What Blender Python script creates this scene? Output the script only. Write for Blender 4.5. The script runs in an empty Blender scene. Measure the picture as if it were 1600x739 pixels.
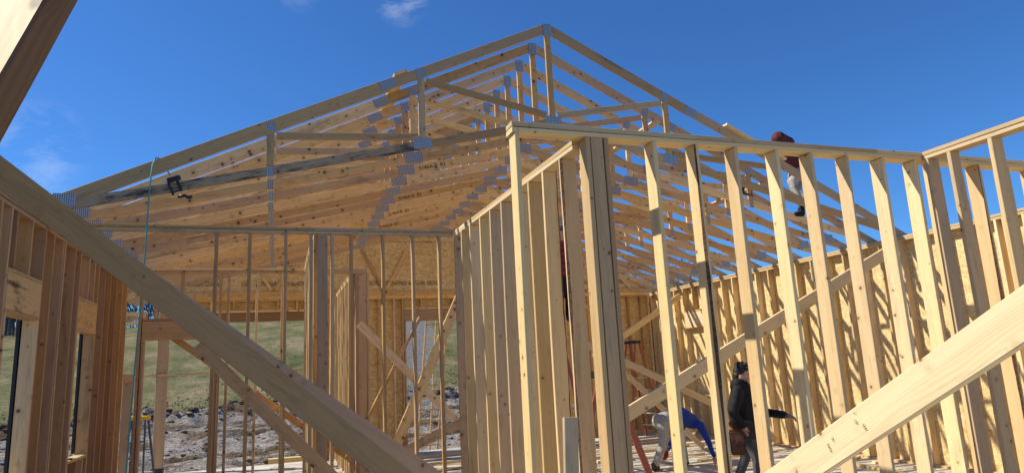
import bpy, bmesh, math, random
from mathutils import Vector, Matrix, noise
random.seed(7)
R = math.radians
scene = bpy.context.scene
COL = scene.collection

# ------------------------------------------------------------------ camera
H = 1.87
cam_d = bpy.data.cameras.new('camera')
cam = bpy.data.objects.new('camera', cam_d); COL.objects.link(cam)
cam_d.sensor_width = 36; cam_d.lens = 23.574; cam_d.clip_start = .02; cam_d.clip_end = 6000
yaw, pitch, roll = R(19.5327), R(10.9817), R(-2.8313)
f_ = Vector((math.sin(yaw)*math.cos(pitch), math.cos(yaw)*math.cos(pitch), math.sin(pitch)))
r_ = Vector((math.cos(yaw), -math.sin(yaw), 0)); u_ = r_.cross(f_)
rr = math.cos(roll)*r_ + math.sin(roll)*u_; uu = -math.sin(roll)*r_ + math.cos(roll)*u_
cam.matrix_world = Matrix(((rr.x, uu.x, -f_.x, 0), (rr.y, uu.y, -f_.y, 0), (rr.z, uu.z, -f_.z, H), (0, 0, 0, 1)))
scene.camera = cam

# ------------------------------------------------------------------ light
SUN = Vector((-1, .42, 1.09)).normalized()
elev = math.asin(SUN.z); azim = math.atan2(SUN.x, SUN.y)
world = bpy.data.worlds.new('World'); scene.world = world; world.use_nodes = True
wn, wl = world.node_tree.nodes, world.node_tree.links
wn.clear()
sky = wn.new('ShaderNodeTexSky'); sky.sky_type = 'NISHITA'; sky.sun_disc = False
sky.sun_elevation = elev; sky.sun_rotation = azim
sky.altitude = 800; sky.air_density = 1.0; sky.dust_density = .15; sky.ozone_density = 3.0
bg = wn.new('ShaderNodeBackground'); bg.inputs[1].default_value = .115
wo = wn.new('ShaderNodeOutputWorld')
tc = wn.new('ShaderNodeTexCoord')
# three small wisps of cloud standing in fixed directions of the sky
def mth(nodes, links, op, a, b=None, c=None, clamp=False):
    n = nodes.new('ShaderNodeMath'); n.operation = op; n.use_clamp = clamp
    for i, v in enumerate((a, b, c)):
        if v is None: continue
        if isinstance(v, (int, float)): n.inputs[i].default_value = v
        else: links.new(v, n.inputs[i])
    return n.outputs[0]
nz = wn.new('ShaderNodeTexNoise'); nz.inputs['Scale'].default_value = 14; nz.inputs['Detail'].default_value = 7
nz.inputs['Roughness'].default_value = .62; nz.inputs['Distortion'].default_value = .6
mp = wn.new('ShaderNodeMapping'); mp.inputs['Scale'].default_value = (1, 1, 2.4)
wl.new(tc.outputs['Generated'], mp.inputs[0]); wl.new(mp.outputs[0], nz.inputs['Vector'])
tot = None
for d, lim, k in (((.155, .85, .512), .9991, 1.0), ((-.285, .915, .285), .9976, .8), ((.02, .865, .505), .9996, .35)):
    dv = Vector(d).normalized()
    dt = wn.new('ShaderNodeVectorMath'); dt.operation = 'DOT_PRODUCT'; dt.inputs[1].default_value = dv
    wl.new(tc.outputs['Generated'], dt.inputs[0])
    a = mth(wn, wl, 'SUBTRACT', dt.outputs['Value'], lim)
    a = mth(wn, wl, 'DIVIDE', a, 1-lim, clamp=True)
    a = mth(wn, wl, 'MULTIPLY', a, k)
    tot = a if tot is None else mth(wn, wl, 'ADD', tot, a)
nm = mth(wn, wl, 'SUBTRACT', nz.outputs['Fac'], .42); nm = mth(wn, wl, 'MULTIPLY', nm, 4.5, clamp=True)
cl = mth(wn, wl, 'MULTIPLY', tot, nm, clamp=True)
cl = mth(wn, wl, 'MULTIPLY', cl, .30)
mx = wn.new('ShaderNodeMix'); mx.data_type = 'RGBA'
wl.new(cl, mx.inputs['Factor']); mx.inputs['B'].default_value = (6.2, 6.8, 7.6, 1)
tint = wn.new('ShaderNodeMix'); tint.data_type = 'RGBA'; tint.blend_type = 'MULTIPLY'; tint.inputs['Factor'].default_value = 1
wl.new(sky.outputs[0], tint.inputs['A']); tint.inputs['B'].default_value = (.34, .68, 1.07, 1)   # deep clear air
wl.new(tint.outputs['Result'], mx.inputs['A']); wl.new(mx.outputs['Result'], bg.inputs[0]); wl.new(bg.outputs[0], wo.inputs[0])
sun_d = bpy.data.lights.new('sun', 'SUN'); sun_d.energy = 5.0; sun_d.angle = R(.53); sun_d.color = (1, .925, .80)
sun = bpy.data.objects.new('sun', sun_d); COL.objects.link(sun)
sun.rotation_euler = SUN.to_track_quat('Z', 'Y').to_euler(); sun.location = (-20, 8, 30)
scene.view_settings.view_transform = 'Standard'; scene.view_settings.look = 'None'
scene.view_settings.exposure = 0.27; scene.view_settings.gamma = 1
scene.cycles.max_bounces = 7; scene.cycles.diffuse_bounces = 5; scene.cycles.glossy_bounces = 3

# ------------------------------------------------------------------ helpers
def tag(o, label=None, cat=None, group=None, kind=None):
    if label: o['label'] = label
    if cat: o['category'] = cat
    if group: o['group'] = group
    if kind: o['kind'] = kind
    return o
def thing(name, label, cat, loc=(0, 0, 0), group=None):
    o = bpy.data.objects.new(name, None); COL.objects.link(o); o.location = loc
    o.empty_display_size = .1
    return tag(o, label, cat, group)
def link(name, me, mat, parent=None, M=None):
    o = bpy.data.objects.new(name, me); COL.objects.link(o)
    if mat is not None and not me.materials:
        for m in (mat if isinstance(mat, (list, tuple)) else [mat]): me.materials.append(m)
    M = M or Matrix()
    if parent:
        o.parent = parent
        off = parent.location.copy()
        pp = parent.parent
        while pp: off += pp.location; pp = pp.parent
        M = Matrix.Translation(-off) @ M
    o.matrix_local = M
    return o
def from_bm(name, bm, mat, parent=None, M=None, smooth=False):
    me = bpy.data.meshes.new(name); bm.to_mesh(me); bm.free()
    if smooth:
        for p in me.polygons: p.use_smooth = True
    return link(name, me, mat, parent, M)
def copy_thing(root, loc):
    c = root.copy(); COL.objects.link(c); c.location = loc
    for ch in root.children:
        d = ch.copy(); COL.objects.link(d); d.parent = c
        for g in ch.children:
            e = g.copy(); COL.objects.link(e); e.parent = d
    return c

# ------------------------------------------------------------------ materials
def newmat(name):
    m = bpy.data.materials.new(name); m.use_nodes = True
    n, l = m.node_tree.nodes, m.node_tree.links
    return m, n, l, n['Principled BSDF']
def flat(name, col, rough=.7, metal=0, bump=0, scale=60, var=.15):
    m, n, l, b = newmat(name)
    b.inputs['Roughness'].default_value = rough; b.inputs['Metallic'].default_value = metal
    tcn = n.new('ShaderNodeTexCoord'); no = n.new('ShaderNodeTexNoise')
    no.inputs['Scale'].default_value = scale; no.inputs['Detail'].default_value = 4
    l.new(tcn.outputs['Object'], no.inputs['Vector'])
    cr = n.new('ShaderNodeValToRGB')
    cr.color_ramp.elements[0].position = .3; cr.color_ramp.elements[1].position = .7
    cr.color_ramp.elements[0].color = [c*(1-var) for c in col]+[1]
    cr.color_ramp.elements[1].color = [min(1, c*(1+var)) for c in col]+[1]
    l.new(no.outputs['Fac'], cr.inputs[0]); l.new(cr.outputs[0], b.inputs['Base Color'])
    if bump:
        bp = n.new('ShaderNodeBump'); bp.inputs['Strength'].default_value = bump; bp.inputs['Distance'].default_value = .01
        l.new(no.outputs['Fac'], bp.inputs['Height']); l.new(bp.outputs[0], b.inputs['Normal'])
    return m
def wood(name, c1, c2, knotc=(.10, .045, .018), knots=.105, stain=.25, stainc=(.16, .13, .10), vary=.16, sth=.56):
    m, n, l, b = newmat(name)
    M = lambda *a, **k: mth(n, l, *a, **k)
    b.inputs['Roughness'].default_value = .62; b.inputs['Specular IOR Level'].default_value = .25
    t = n.new('ShaderNodeTexCoord'); oi = n.new('ShaderNodeObjectInfo')
    off = n.new('ShaderNodeVectorMath'); off.operation = 'SCALE'; off.inputs[3].default_value = 41.0
    cmb = n.new('ShaderNodeCombineXYZ'); l.new(oi.outputs['Random'], cmb.inputs[0])
    l.new(M('MULTIPLY', oi.outputs['Random'], 3.7), cmb.inputs[1]); l.new(M('MULTIPLY', oi.outputs['Random'], 7.3), cmb.inputs[2])
    l.new(cmb.outputs[0], off.inputs[0])
    add = n.new('ShaderNodeVectorMath'); add.operation = 'ADD'
    l.new(t.outputs['Object'], add.inputs[0]); l.new(off.outputs[0], add.inputs[1])
    P = add.outputs[0]
    def mapping(s):
        q = n.new('ShaderNodeMapping'); q.inputs['Scale'].default_value = s; l.new(P, q.inputs[0]); return q.outputs[0]
    # wandering of the grain
    w0 = n.new('ShaderNodeTexNoise'); w0.inputs['Scale'].default_value = 1; w0.inputs['Detail'].default_value = 2
    l.new(mapping((1.1, 5, 5)), w0.inputs['Vector'])
    # knots
    vo = n.new('ShaderNodeTexVoronoi'); vo.inputs['Scale'].default_value = 8.2; l.new(P, vo.inputs['Vector'])
    kd = vo.outputs['Distance']
    kr = n.new('ShaderNodeMapRange'); kr.interpolation_type = 'SMOOTHSTEP'
    sep = n.new('ShaderNodeSeparateColor'); l.new(vo.outputs['Color'], sep.inputs[0])
    rad = M('MULTIPLY_ADD', sep.outputs[0], knots*1.0, knots*.28)
    kn = M('DIVIDE', kd, rad)
    kr.inputs['From Min'].default_value = .55; kr.inputs['From Max'].default_value = 1.15
    kr.inputs['To Min'].default_value = 1; kr.inputs['To Max'].default_value = 0
    l.new(kn, kr.inputs['Value'])
    halo = n.new('ShaderNodeMapRange'); halo.interpolation_type = 'SMOOTHSTEP'
    halo.inputs['From Min'].default_value = .8; halo.inputs['From Max'].default_value = 3.2
    halo.inputs['To Min'].default_value = 1; halo.inputs['To Max'].default_value = 0; l.new(kn, halo.inputs['Value'])
    # growth rings: distance from a pith line off the board, bent by noise and round knots
    sx = n.new('ShaderNodeSeparateXYZ'); l.new(t.outputs['Object'], sx.inputs[0])
    py = M('MULTIPLY_ADD', oi.outputs['Random'], .16, -.08)
    y2 = M('POWER', M('SUBTRACT', sx.outputs[1], py), 2.0)
    z2 = M('POWER', M('ADD', sx.outputs[2], M('MULTIPLY_ADD', w0.outputs['Fac'], .09, .01)), 2.0)
    rad2 = M('SQRT', M('ADD', y2, z2))
    rad3 = M('ADD', rad2, M('MULTIPLY', halo.outputs[0], .012))
    rings = M('SINE', M('MULTIPLY', rad3, 760.0))
    rings = M('MULTIPLY_ADD', rings, .5, .5)
    # fine fibre
    fi = n.new('ShaderNodeTexNoise'); fi.inputs['Scale'].default_value = 1; fi.inputs['Detail'].default_value = 5; fi.inputs['Roughness'].default_value = .6
    l.new(mapping((2.2, 95, 95)), fi.inputs['Vector'])
    br = n.new('ShaderNodeTexNoise'); br.inputs['Scale'].default_value = 1; br.inputs['Detail'].default_value = 3
    l.new(mapping((.9, 13, 13)), br.inputs['Vector'])
    g = M('ADD', M('MULTIPLY', rings, .15), M('ADD', M('MULTIPLY', fi.outputs['Fac'], .5), M('MULTIPLY', br.outputs['Fac'], .62)))
    g = M('SUBTRACT', g, .22, clamp=True)
    cr = n.new('ShaderNodeValToRGB')
    cr.color_ramp.elements[0].position = .12; cr.color_ramp.elements[0].color = list(c2)+[1]
    cr.color_ramp.elements[1].position = .68; cr.color_ramp.elements[1].color = list(c1)+[1]
    l.new(M('SUBTRACT', 1.0, g), cr.inputs[0])
    col = cr.outputs[0]
    def mix(fac, A, B, typ='MIX'):
        q = n.new('ShaderNodeMix'); q.data_type = 'RGBA'; q.blend_type = typ
        for s, v in (('Factor', fac), ('A', A), ('B', B)):
            if isinstance(v, (int, float)): q.inputs[s].default_value = v
            elif isinstance(v, tuple): q.inputs[s].default_value = (*v, 1)
            else: l.new(v, q.inputs[s])
        return q.outputs['Result']
    # weather stains with a shape of their own
    st = n.new('ShaderNodeTexNoise'); st.inputs['Scale'].default_value = 1; st.inputs['Detail'].default_value = 6; st.inputs['Roughness'].default_value = .7
    l.new(mapping((1.6, 9, 9)), st.inputs['Vector'])
    sm = n.new('ShaderNodeMapRange'); sm.inputs['From Min'].default_value = sth; sm.inputs['From Max'].default_value = sth+.12; l.new(st.outputs['Fac'], sm.inputs['Value'])
    col = mix(M('MULTIPLY', sm.outputs[0], stain, clamp=True), col, stainc)
    col = mix(M('MULTIPLY', halo.outputs[0], .30), col, tuple(x*.8 for x in c2))
    col = mix(M('MULTIPLY', kr.outputs[0], .88), col, knotc)
    # board to board tone
    hs = n.new('ShaderNodeHueSaturation'); l.new(col, hs.inputs['Color'])
    rnd2 = M('FRACT', M('MULTIPLY', oi.outputs['Random'], 17.31))
    rnd3 = M('FRACT', M('MULTIPLY', oi.outputs['Random'], 53.77))
    l.new(M('MULTIPLY_ADD', rnd2, vary*2, 1-vary*1.15), hs.inputs['Value'])
    l.new(M('MULTIPLY_ADD', rnd3, .26, .84), hs.inputs['Saturation'])
    l.new(M('MULTIPLY_ADD', rnd2, .014, .493), hs.inputs['Hue'])
    l.new(hs.outputs[0], b.inputs['Base Color'])
    bp = n.new('ShaderNodeBump'); bp.inputs['Strength'].default_value = .25; bp.inputs['Distance'].default_value = .002
    l.new(M('ADD', fi.outputs['Fac'], M('MULTIPLY', kr.outputs[0], .6)), bp.inputs['Height']); l.new(bp.outputs[0], b.inputs['Normal'])
    return m
W_NEW = wood('fresh_lumber', (.74, .55, .28), (.52, .32, .13), stain=.3, vary=.24)
W_TRUSS = wood('truss_lumber', (.80, .53, .25), (.47, .28, .11), knots=.18, stain=.5, vary=.26)
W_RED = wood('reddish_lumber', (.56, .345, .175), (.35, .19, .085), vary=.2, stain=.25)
W_GREY = wood('weathered_lumber', (.56, .36, .165), (.38, .23, .10), stain=.4, stainc=(.11, .10, .09))
W_STAIN = wood('blue_stained_lumber', (.50, .35, .19), (.28, .19, .10), knots=.17, stain=.95, stainc=(.04, .036, .032), sth=.49)
W_MOULD = wood('mould_stained_header', (.70, .48, .23), (.48, .30, .12), stain=.9, stainc=(.03, .028, .024), sth=.54)
W_DARKRED = wood('engineered_beam', (.30, .175, .095), (.20, .11, .06), knots=.03, stain=.1, vary=.06)
BARK = flat('bark', (.13, .07, .035), .95, bump=.9, scale=45, var=.6)
BLACK = flat('black_plastic', (.015, .015, .017), .45)
ENDC = flat('shadow_gap', (.05, .04, .03), .9)
def osb(name='osb_board', ink=None, c=((.58, .39, .15), (.86, .66, .32))):
    m, n, l, b = newmat(name); M = lambda *a, **k: mth(n, l, *a, **k)
    b.inputs['Roughness'].default_value = .7
    g = n.new('ShaderNodeNewGeometry')
    ns = n.new('ShaderNodeTexNoise'); ns.inputs['Scale'].default_value = 9; ns.inputs['Detail'].default_value = 2; l.new(g.outputs['Position'], ns.inputs['Vector'])
    ad = n.new('ShaderNodeVectorMath'); ad.operation = 'ADD'
    sc = n.new('ShaderNodeVectorMath'); sc.operation = 'SCALE'; sc.inputs[3].default_value = .16
    l.new(ns.outputs['Color'], sc.inputs[0]); l.new(g.outputs['Position'], ad.inputs[0]); l.new(sc.outputs[0], ad.inputs[1])
    cols = []
    for rot, s in (((.3, .2, .5), (9, 30, 34)), ((1.1, .7, 1.9), (34, 11, 26))):
        q = n.new('ShaderNodeMapping'); q.inputs['Rotation'].default_value = rot; q.inputs['Scale'].default_value = s; l.new(ad.outputs[0], q.inputs[0])
        v = n.new('ShaderNodeTexVoronoi'); v.inputs['Scale'].default_value = 1; l.new(q.outputs[0], v.inputs['Vector'])
        sp = n.new('ShaderNodeSeparateColor'); l.new(v.outputs['Color'], sp.inputs[0]); cols.append(sp.outputs[0])
    f = M('MULTIPLY_ADD', cols[0], .55, M('MULTIPLY', cols[1], .45))
    big = n.new('ShaderNodeTexNoise'); big.inputs['Scale'].default_value = 1.7; big.inputs['Detail'].default_value = 4; l.new(g.outputs['Position'], big.inputs['Vector'])
    f = M('MULTIPLY_ADD', big.outputs['Fac'], .35, M('SUBTRACT', f, .17))
    cr = n.new('ShaderNodeValToRGB'); cr.color_ramp.elements[0].color = (*c[0], 1); cr.color_ramp.elements[1].color = (*c[1], 1)
    cr.color_ramp.elements[0].position = .15; cr.color_ramp.elements[1].position = .85
    l.new(f, cr.inputs[0]); col = cr.outputs[0]
    if ink:   # rows of maker's print, dark ink in broken blocks
        sp = n.new('ShaderNodeSeparateXYZ'); l.new(g.outputs['Position'], sp.inputs[0])
        tot = None
        for zc in ink:
            d = M('ABSOLUTE', M('SUBTRACT', sp.outputs[2], zc))
            r = M('LESS_THAN', d, .055); tot = r if tot is None else M('MAXIMUM', tot, r)
        q = n.new('ShaderNodeMapping'); q.inputs['Scale'].default_value = (26, 26, 48); l.new(g.outputs['Position'], q.inputs[0])
        v = n.new('ShaderNodeTexNoise'); v.inputs['Scale'].default_value = 1; v.inputs['Detail'].default_value = 2; l.new(q.outputs[0], v.inputs['Vector'])
        q2 = n.new('ShaderNodeMapping'); q2.inputs['Scale'].default_value = (3.4, 3.4, .01); l.new(g.outputs['Position'], q2.inputs[0])
        v2 = n.new('ShaderNodeTexNoise'); v2.inputs['Scale'].default_value = 1; v2.inputs['Detail'].default_value = 0; l.new(q2.outputs[0], v2.inputs['Vector'])
        k = M('MULTIPLY', M('GREATER_THAN', v.outputs['Fac'], .47), M('GREATER_THAN', v2.outputs['Fac'], .43))
        k = M('MULTIPLY', M('MULTIPLY', k, tot), .72)
        x = n.new('ShaderNodeMix'); x.data_type = 'RGBA'; l.new(k, x.inputs['Factor']); l.new(col, x.inputs['A']); x.inputs['B'].default_value = (.07, .05, .035, 1); col = x.outputs['Result']
    l.new(col, b.inputs['Base Color'])
    bp = n.new('ShaderNodeBump'); bp.inputs['Strength'].default_value = .35; bp.inputs['Distance'].default_value = .003
    l.new(f, bp.inputs['Height']); l.new(bp.outputs[0], b.inputs['Normal'])
    return m
OSB = osb(); OSB_INK = osb('printed_osb_board', ink=(4.02, 5.22))
def galv():
    m, n, l, b = newmat('galvanized_plate'); M = lambda *a, **k: mth(n, l, *a, **k)
    b.inputs['Metallic'].default_value = .55; b.inputs['Roughness'].default_value = .5
    t = n.new('ShaderNodeTexCoord'); s = n.new('ShaderNodeSeparateXYZ'); l.new(t.outputs['Object'], s.inputs[0])
    fx = M('FRACT', M('MULTIPLY', s.outputs[0], 46.0)); fy = M('FRACT', M('MULTIPLY', s.outputs[1], 38.0))
    k = M('MULTIPLY', M('LESS_THAN', fx, .42), M('LESS_THAN', fy, .66))
    x = n.new('ShaderNodeMix'); x.data_type = 'RGBA'; l.new(k, x.inputs['Factor'])
    x.inputs['A'].default_value = (.50, .50, .49, 1); x.inputs['B'].default_value = (.085, .085, .085, 1)
    l.new(x.outputs['Result'], b.inputs['Base Color'])
    bp = n.new('ShaderNodeBump'); bp.inputs['Strength'].default_value = .6; bp.inputs['Distance'].default_value = .004
    l.new(k, bp.inputs['Height']); l.new(bp.outputs[0], b.inputs['Normal'])
    return m
GALV = galv()

# ------------------------------------------------------------------ boards
def board(name, p0, p1, w, t, nrm, mat, parent=None, warp=None, wane=0, b=.0028, twist=0):
    """one sawn board from p0 to p1 (centre line), w wide, t thick, wide face looking along nrm;
    wane: 1..4 = the corner that still carries bark"""
    p0, p1 = Vector(p0), Vector(p1); ax = p1-p0; L = ax.length; ax.normalize()
    nrm = Vector(nrm); nrm = (nrm-ax*nrm.dot(ax)).normalized(); wd = nrm.cross(ax)
    step = .06 if wane else .45
    N = max(1, int(L/step))
    if warp is None: warp = random.uniform(-.0022, .0022)*L
    wz = random.uniform(-.001, .001)*L
    sd = random.uniform(0, 90)
    verts, faces, mi = [], [], []
    hw, ht = w/2, t/2
    for i in range(N+1):
        x = L*i/N; s = math.sin(math.pi*i/N)
        oy, oz = warp*s, wz*s
        c = [(-hw, -ht), (hw, -ht), (hw, ht), (-hw, ht)]
        ring = []
        a = twist*i/N
        for k, (cy, cz) in enumerate(c):
            bb1 = bb2 = b
            if wane and k == wane-1:
                q = noise.noise(Vector((x*1.3, sd, 0)))*.5+.5
                q2 = noise.noise(Vector((x*9, sd, 3)))
                bb1 = b+max(0, (q*.9-.18))*t*1.3*(1+.35*q2); bb2 = b+max(0, (q-.15))*t*.95*(1+.35*q2)
                bb1 = min(bb1, w*.5); bb2 = min(bb2, t*.92)
            sy, sz = (-1 if cy < 0 else 1), (-1 if cz < 0 else 1)
            pa = (cy, cz-sz*bb2); pb = (cy-sy*bb1, cz)
            if k in (0, 2): ring += [pa, pb]
            else: ring += [pb, pa]
        for (y, z) in ring:
            if a: y, z = y*math.cos(a)-z*math.sin(a), y*math.sin(a)+z*math.cos(a)
            verts.append((x, y+oy, z+oz))
    for i in range(N):
        for k in range(8):
            k2 = (k+1) % 8
            faces.append((i*8+k, i*8+k2, (i+1)*8+k2, (i+1)*8+k))
            mi.append(1 if (wane and k == (wane-1)*2) else 0)
    faces.append(tuple(range(7, -1, -1))); mi.append(0)
    faces.append(tuple(N*8+k for k in range(8))); mi.append(0)
    me = bpy.data.meshes.new(name); me.from_pydata(verts, [], faces)
    me.materials.append(mat)
    if wane: me.materials.append(BARK)
    me.polygons.foreach_set('material_index', mi)
    bmx = bmesh.new(); bmx.from_mesh(me); bmesh.ops.recalc_face_normals(bmx, faces=bmx.faces); bmx.to_mesh(me); bmx.free()
    M = Matrix(((ax.x, wd.x, nrm.x, p0.x), (ax.y, wd.y, nrm.y, p0.y), (ax.z, wd.z, nrm.z, p0.z), (0, 0, 0, 1)))
    return link(name, me, mat, parent, M)
def box(name, lo, hi, mat, parent=None, bev=.0):
    bm = bmesh.new(); bmesh.ops.create_cube(bm, size=1)
    c = [(a+b)/2 for a, b in zip(lo, hi)]
    bmesh.ops.scale(bm, vec=[b-a for a, b in zip(lo, hi)], verts=bm.verts)
    if bev: bmesh.ops.bevel(bm, geom=bm.edges[:], offset=bev, segments=2, affect='EDGES')
    return from_bm(name, bm, mat, parent, Matrix.Translation(c))
def tube(name, pts, rads, mat, parent=None, seg=8):
    bm = bmesh.new(); rings = []
    pts = [Vector(p) for p in pts]
    if isinstance(rads, (int, float)): rads = [rads]*len(pts)
    o = pts[0].copy()
    for i, p in enumerate(pts):
        d = (pts[min(i+1, len(pts)-1)]-pts[max(i-1, 0)]).normalized()
        up = Vector((0, 0, 1)) if abs(d.z) < .9 else Vector((1, 0, 0))
        a = d.cross(up).normalized(); c = d.cross(a)
        rings.append([bm.verts.new(p-o+(a*math.cos(2*math.pi*k/seg)+c*math.sin(2*math.pi*k/seg))*rads[i]) for k in range(seg)])
    for i in range(len(rings)-1):
        for k in range(seg): bm.faces.new((rings[i][k], rings[i][(k+1) % seg], rings[i+1][(k+1) % seg], rings[i+1][k]))
    bm.faces.new(rings[0][::-1]); bm.faces.new(rings[-1])
    bmesh.ops.recalc_face_normals(bm, faces=bm.faces)
    return from_bm(name, bm, mat, parent, Matrix.Translation(o), True)

# ------------------------------------------------------------------ ground
def sstep(a, b, x):
    t = max(0, min(1, (x-a)/(b-a))); return t*t*(3-2*t)
def fbm(x, y, s, o=4, z=0.0):
    v, a = 0, 1
    for i in range(o):
        v += a*noise.noise(Vector((x*s, y*s, z+i*9.1))); s *= 2.1; a *= .5
    return v
def edge_y(x): return 28.5+1.6*fbm(x, 0, .12, 2, 4)+ (x*.25 if x < 0 else x*.1)    # where the turned earth meets the grass
def path_c(y): return 4.3+ (y-26)*.19 + 1.2*math.sin((y-24)*.05)
def ground_z(x, y):
    z = -.45
    if y > 18.5: z += 1.35*sstep(18, 31, y)
    if y > 29:
        g = .145*(1+max(-.6, min(.9, x/max(y, 1)*.62)))
        z += g*(min(y, 92)-29)
        if y > 92: z += g*8*math.sin(min(1.57, (y-92)/22)) - max(0, y-110)*.05
        z += .5*fbm(x, y, .03, 3)*sstep(29, 50, y)
    if y < 17 and x < -4: z -= .0
    m = sstep(17.4, 19.5, y) if x > -3.4 else sstep(-3, -5, x) if y < 17.4 else 1
    e = 1-sstep(edge_y(x)-.5, edge_y(x)+1.2, y)
    ridge = sstep(1.4, 0, abs(y-edge_y(x)+.1))
    if 18.5 < y < edge_y(x):
        for c0, sl in ((20.6, .30), (22.3, .28), (24.4, .26), (26.2, .24)):
            dd = abs(y-(c0+sl*x+.25*math.sin(x*.7)))
            z -= .13*math.exp(-(dd/.16)**2)-.06*math.exp(-((dd-.35)/.16)**2)
    z += m*e*(.12*fbm(x, y, .9, 4)+.13*abs(fbm(x*.7, y*2.2, 1.8, 4, 7))-.05) + ridge*(.22+.28*abs(fbm(x, y, 1.3, 3, 2)))
    return z
def axis(parts):
    out = []
    for a, b, s in parts:
        n = max(1, round((b-a)/s)); out += [a+(b-a)*i/n for i in range(n)]
    out.append(parts[-1][1]); return out
xs = axis([(-1500, -220, 160), (-220, -60, 8), (-60, -14, 1.5), (-14, 14, .14), (14, 60, 2), (60, 240, 9), (240, 1500, 160)])
ys = axis([(-600, -40, 60), (-40, 17, 3), (17, 31, .11), (31, 60, .7), (60, 125, 2), (125, 400, 18), (400, 2600, 200)])
verts = [(x, y, ground_z(x, y)) for y in ys for x in xs]
nx = len(xs)
faces = [(j*nx+i, j*nx+i+1, (j+1)*nx+i+1, (j+1)*nx+i) for j in range(len(ys)-1) for i in range(nx-1)]
gm = bpy.data.meshes.new('ground'); gm.from_pydata(verts, [], faces)
for p in gm.polygons: p.use_smooth = True
at = gm.attributes.new('kind_of_ground', 'FLOAT_COLOR', 'POINT')
vals = []
for (x, y, z) in verts:
    gr = sstep(edge_y(x)-.2, edge_y(x)+.8, y+.5*fbm(x, y, .8, 2, 5))
    if y < 17: gr = sstep(-4.5, -6.5, x+fbm(x, y, .4, 2))
    pa = (1-sstep(.7, 1.4, abs(x-path_c(y))+.4*fbm(x, y, .5, 2, 3)))*sstep(24, 27, y)*(1-sstep(80, 90, y))
    mud = sstep(.02, .42, fbm(x*.55, y*1.9, .62, 4, 11)) * (1-pa)
    vals += [gr*(1-pa), mud, pa, 1]
at.data.foreach_set('color', vals)
def ground_mat():
    m, n, l, b = newmat('ground'); M = lambda *a, **k: mth(n, l, *a, **k)
    b.inputs['Roughness'].default_value = .95; b.inputs['Specular IOR Level'].default_value = .1
    g = n.new('ShaderNodeNewGeometry'); P = g.outputs['Position']
    a = n.new('ShaderNodeAttribute'); a.attribute_name = 'kind_of_ground'
    s = n.new('ShaderNodeSeparateColor'); l.new(a.outputs['Color'], s.inputs[0])
    def nz(sc, d=5, r=.6, mp=None):
        q = n.new('ShaderNodeTexNoise'); q.inputs['Scale'].default_value = sc; q.inputs['Detail'].default_value = d; q.inputs['Roughness'].default_value = r
        if mp:
            mm = n.new('ShaderNodeMapping'); mm.inputs['Scale'].default_value = mp; l.new(P, mm.inputs[0]); l.new(mm.outputs[0], q.inputs['Vector'])
        else: l.new(P, q.inputs['Vector'])
        return q.outputs['Fac']
    def ramp(f, st):
        q = n.new('ShaderNodeValToRGB'); e = q.color_ramp.elements
        e[0].position, e[0].color = st[0][0], (*st[0][1], 1); e[1].position, e[1].color = st[-1][0], (*st[-1][1], 1)
        for p_, c_ in st[1:-1]:
            k = e.new(p_); k.color = (*c_, 1)
        l.new(f, q.inputs[0]); return q.outputs[0]
    def mix(f, A, B):
        q = n.new('ShaderNodeMix'); q.data_type = 'RGBA'; l.new(f, q.inputs['Factor']); l.new(A, q.inputs['A']); l.new(B, q.inputs['B']); return q.outputs['Result']
    v = n.new('ShaderNodeTexVoronoi'); v.inputs['Scale'].default_value = 26; l.new(P, v.inputs['Vector'])
    vs = n.new('ShaderNodeSeparateColor'); l.new(v.outputs['Color'], vs.inputs[0])
    stone = M('ADD', M('MULTIPLY', vs.outputs[0], .6), M('MULTIPLY', nz(3, 6), .5))
    gravel = ramp(stone, [(.2, (.11, .095, .08)), (.55, (.31, .28, .245)), (.95, (.52, .48, .42))])
    mud = ramp(nz(7, 7, .7), [(.3, (.035, .024, .015)), (.5, (.13, .09, .055)), (.72, (.24, .18, .115))])
    mf = M('MULTIPLY_ADD', nz(2.3, 6, .7, (.7, 1.5, 1)), 2.6, -1.15)
    mf = M('ADD', mf, M('MULTIPLY', s.outputs[1], 1.25), clamp=True)
    earth = mix(mf, gravel, mud)
    patch = nz(.42, 7, .72, (1, .45, 1)); fine = nz(5, 5, .75, (1.2, .5, 1))
    gf = M('ADD', M('MULTIPLY', patch, .62), M('MULTIPLY', fine, .40))
    grass = ramp(gf, [(.38, (.05, .066, .022)), (.45, (.105, .115, .04)), (.52, (.17, .155, .072)), (.61, (.29, .235, .135))])
    col = mix(s.outputs[0], earth, grass)
    pathc = ramp(nz(5, 6, .7), [(.36, (.09, .088, .082)), (.62, (.25, .245, .235))])
    col = mix(s.outputs[2], col, pathc)
    l.new(col, b.inputs['Base Color'])
    bp = n.new('ShaderNodeBump'); bp.inputs['Strength'].default_value = .9; bp.inputs['Distance'].default_value = .06
    l.new(M('ADD', M('MULTIPLY', v.outputs['Distance'], .5), nz(6, 7, .75)), bp.inputs['Height']); l.new(bp.outputs[0], b.inputs['Normal'])
    return m
gmat = ground_mat()
g_o = link('ground', gm, gmat); tag(g_o, kind='structure')

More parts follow.
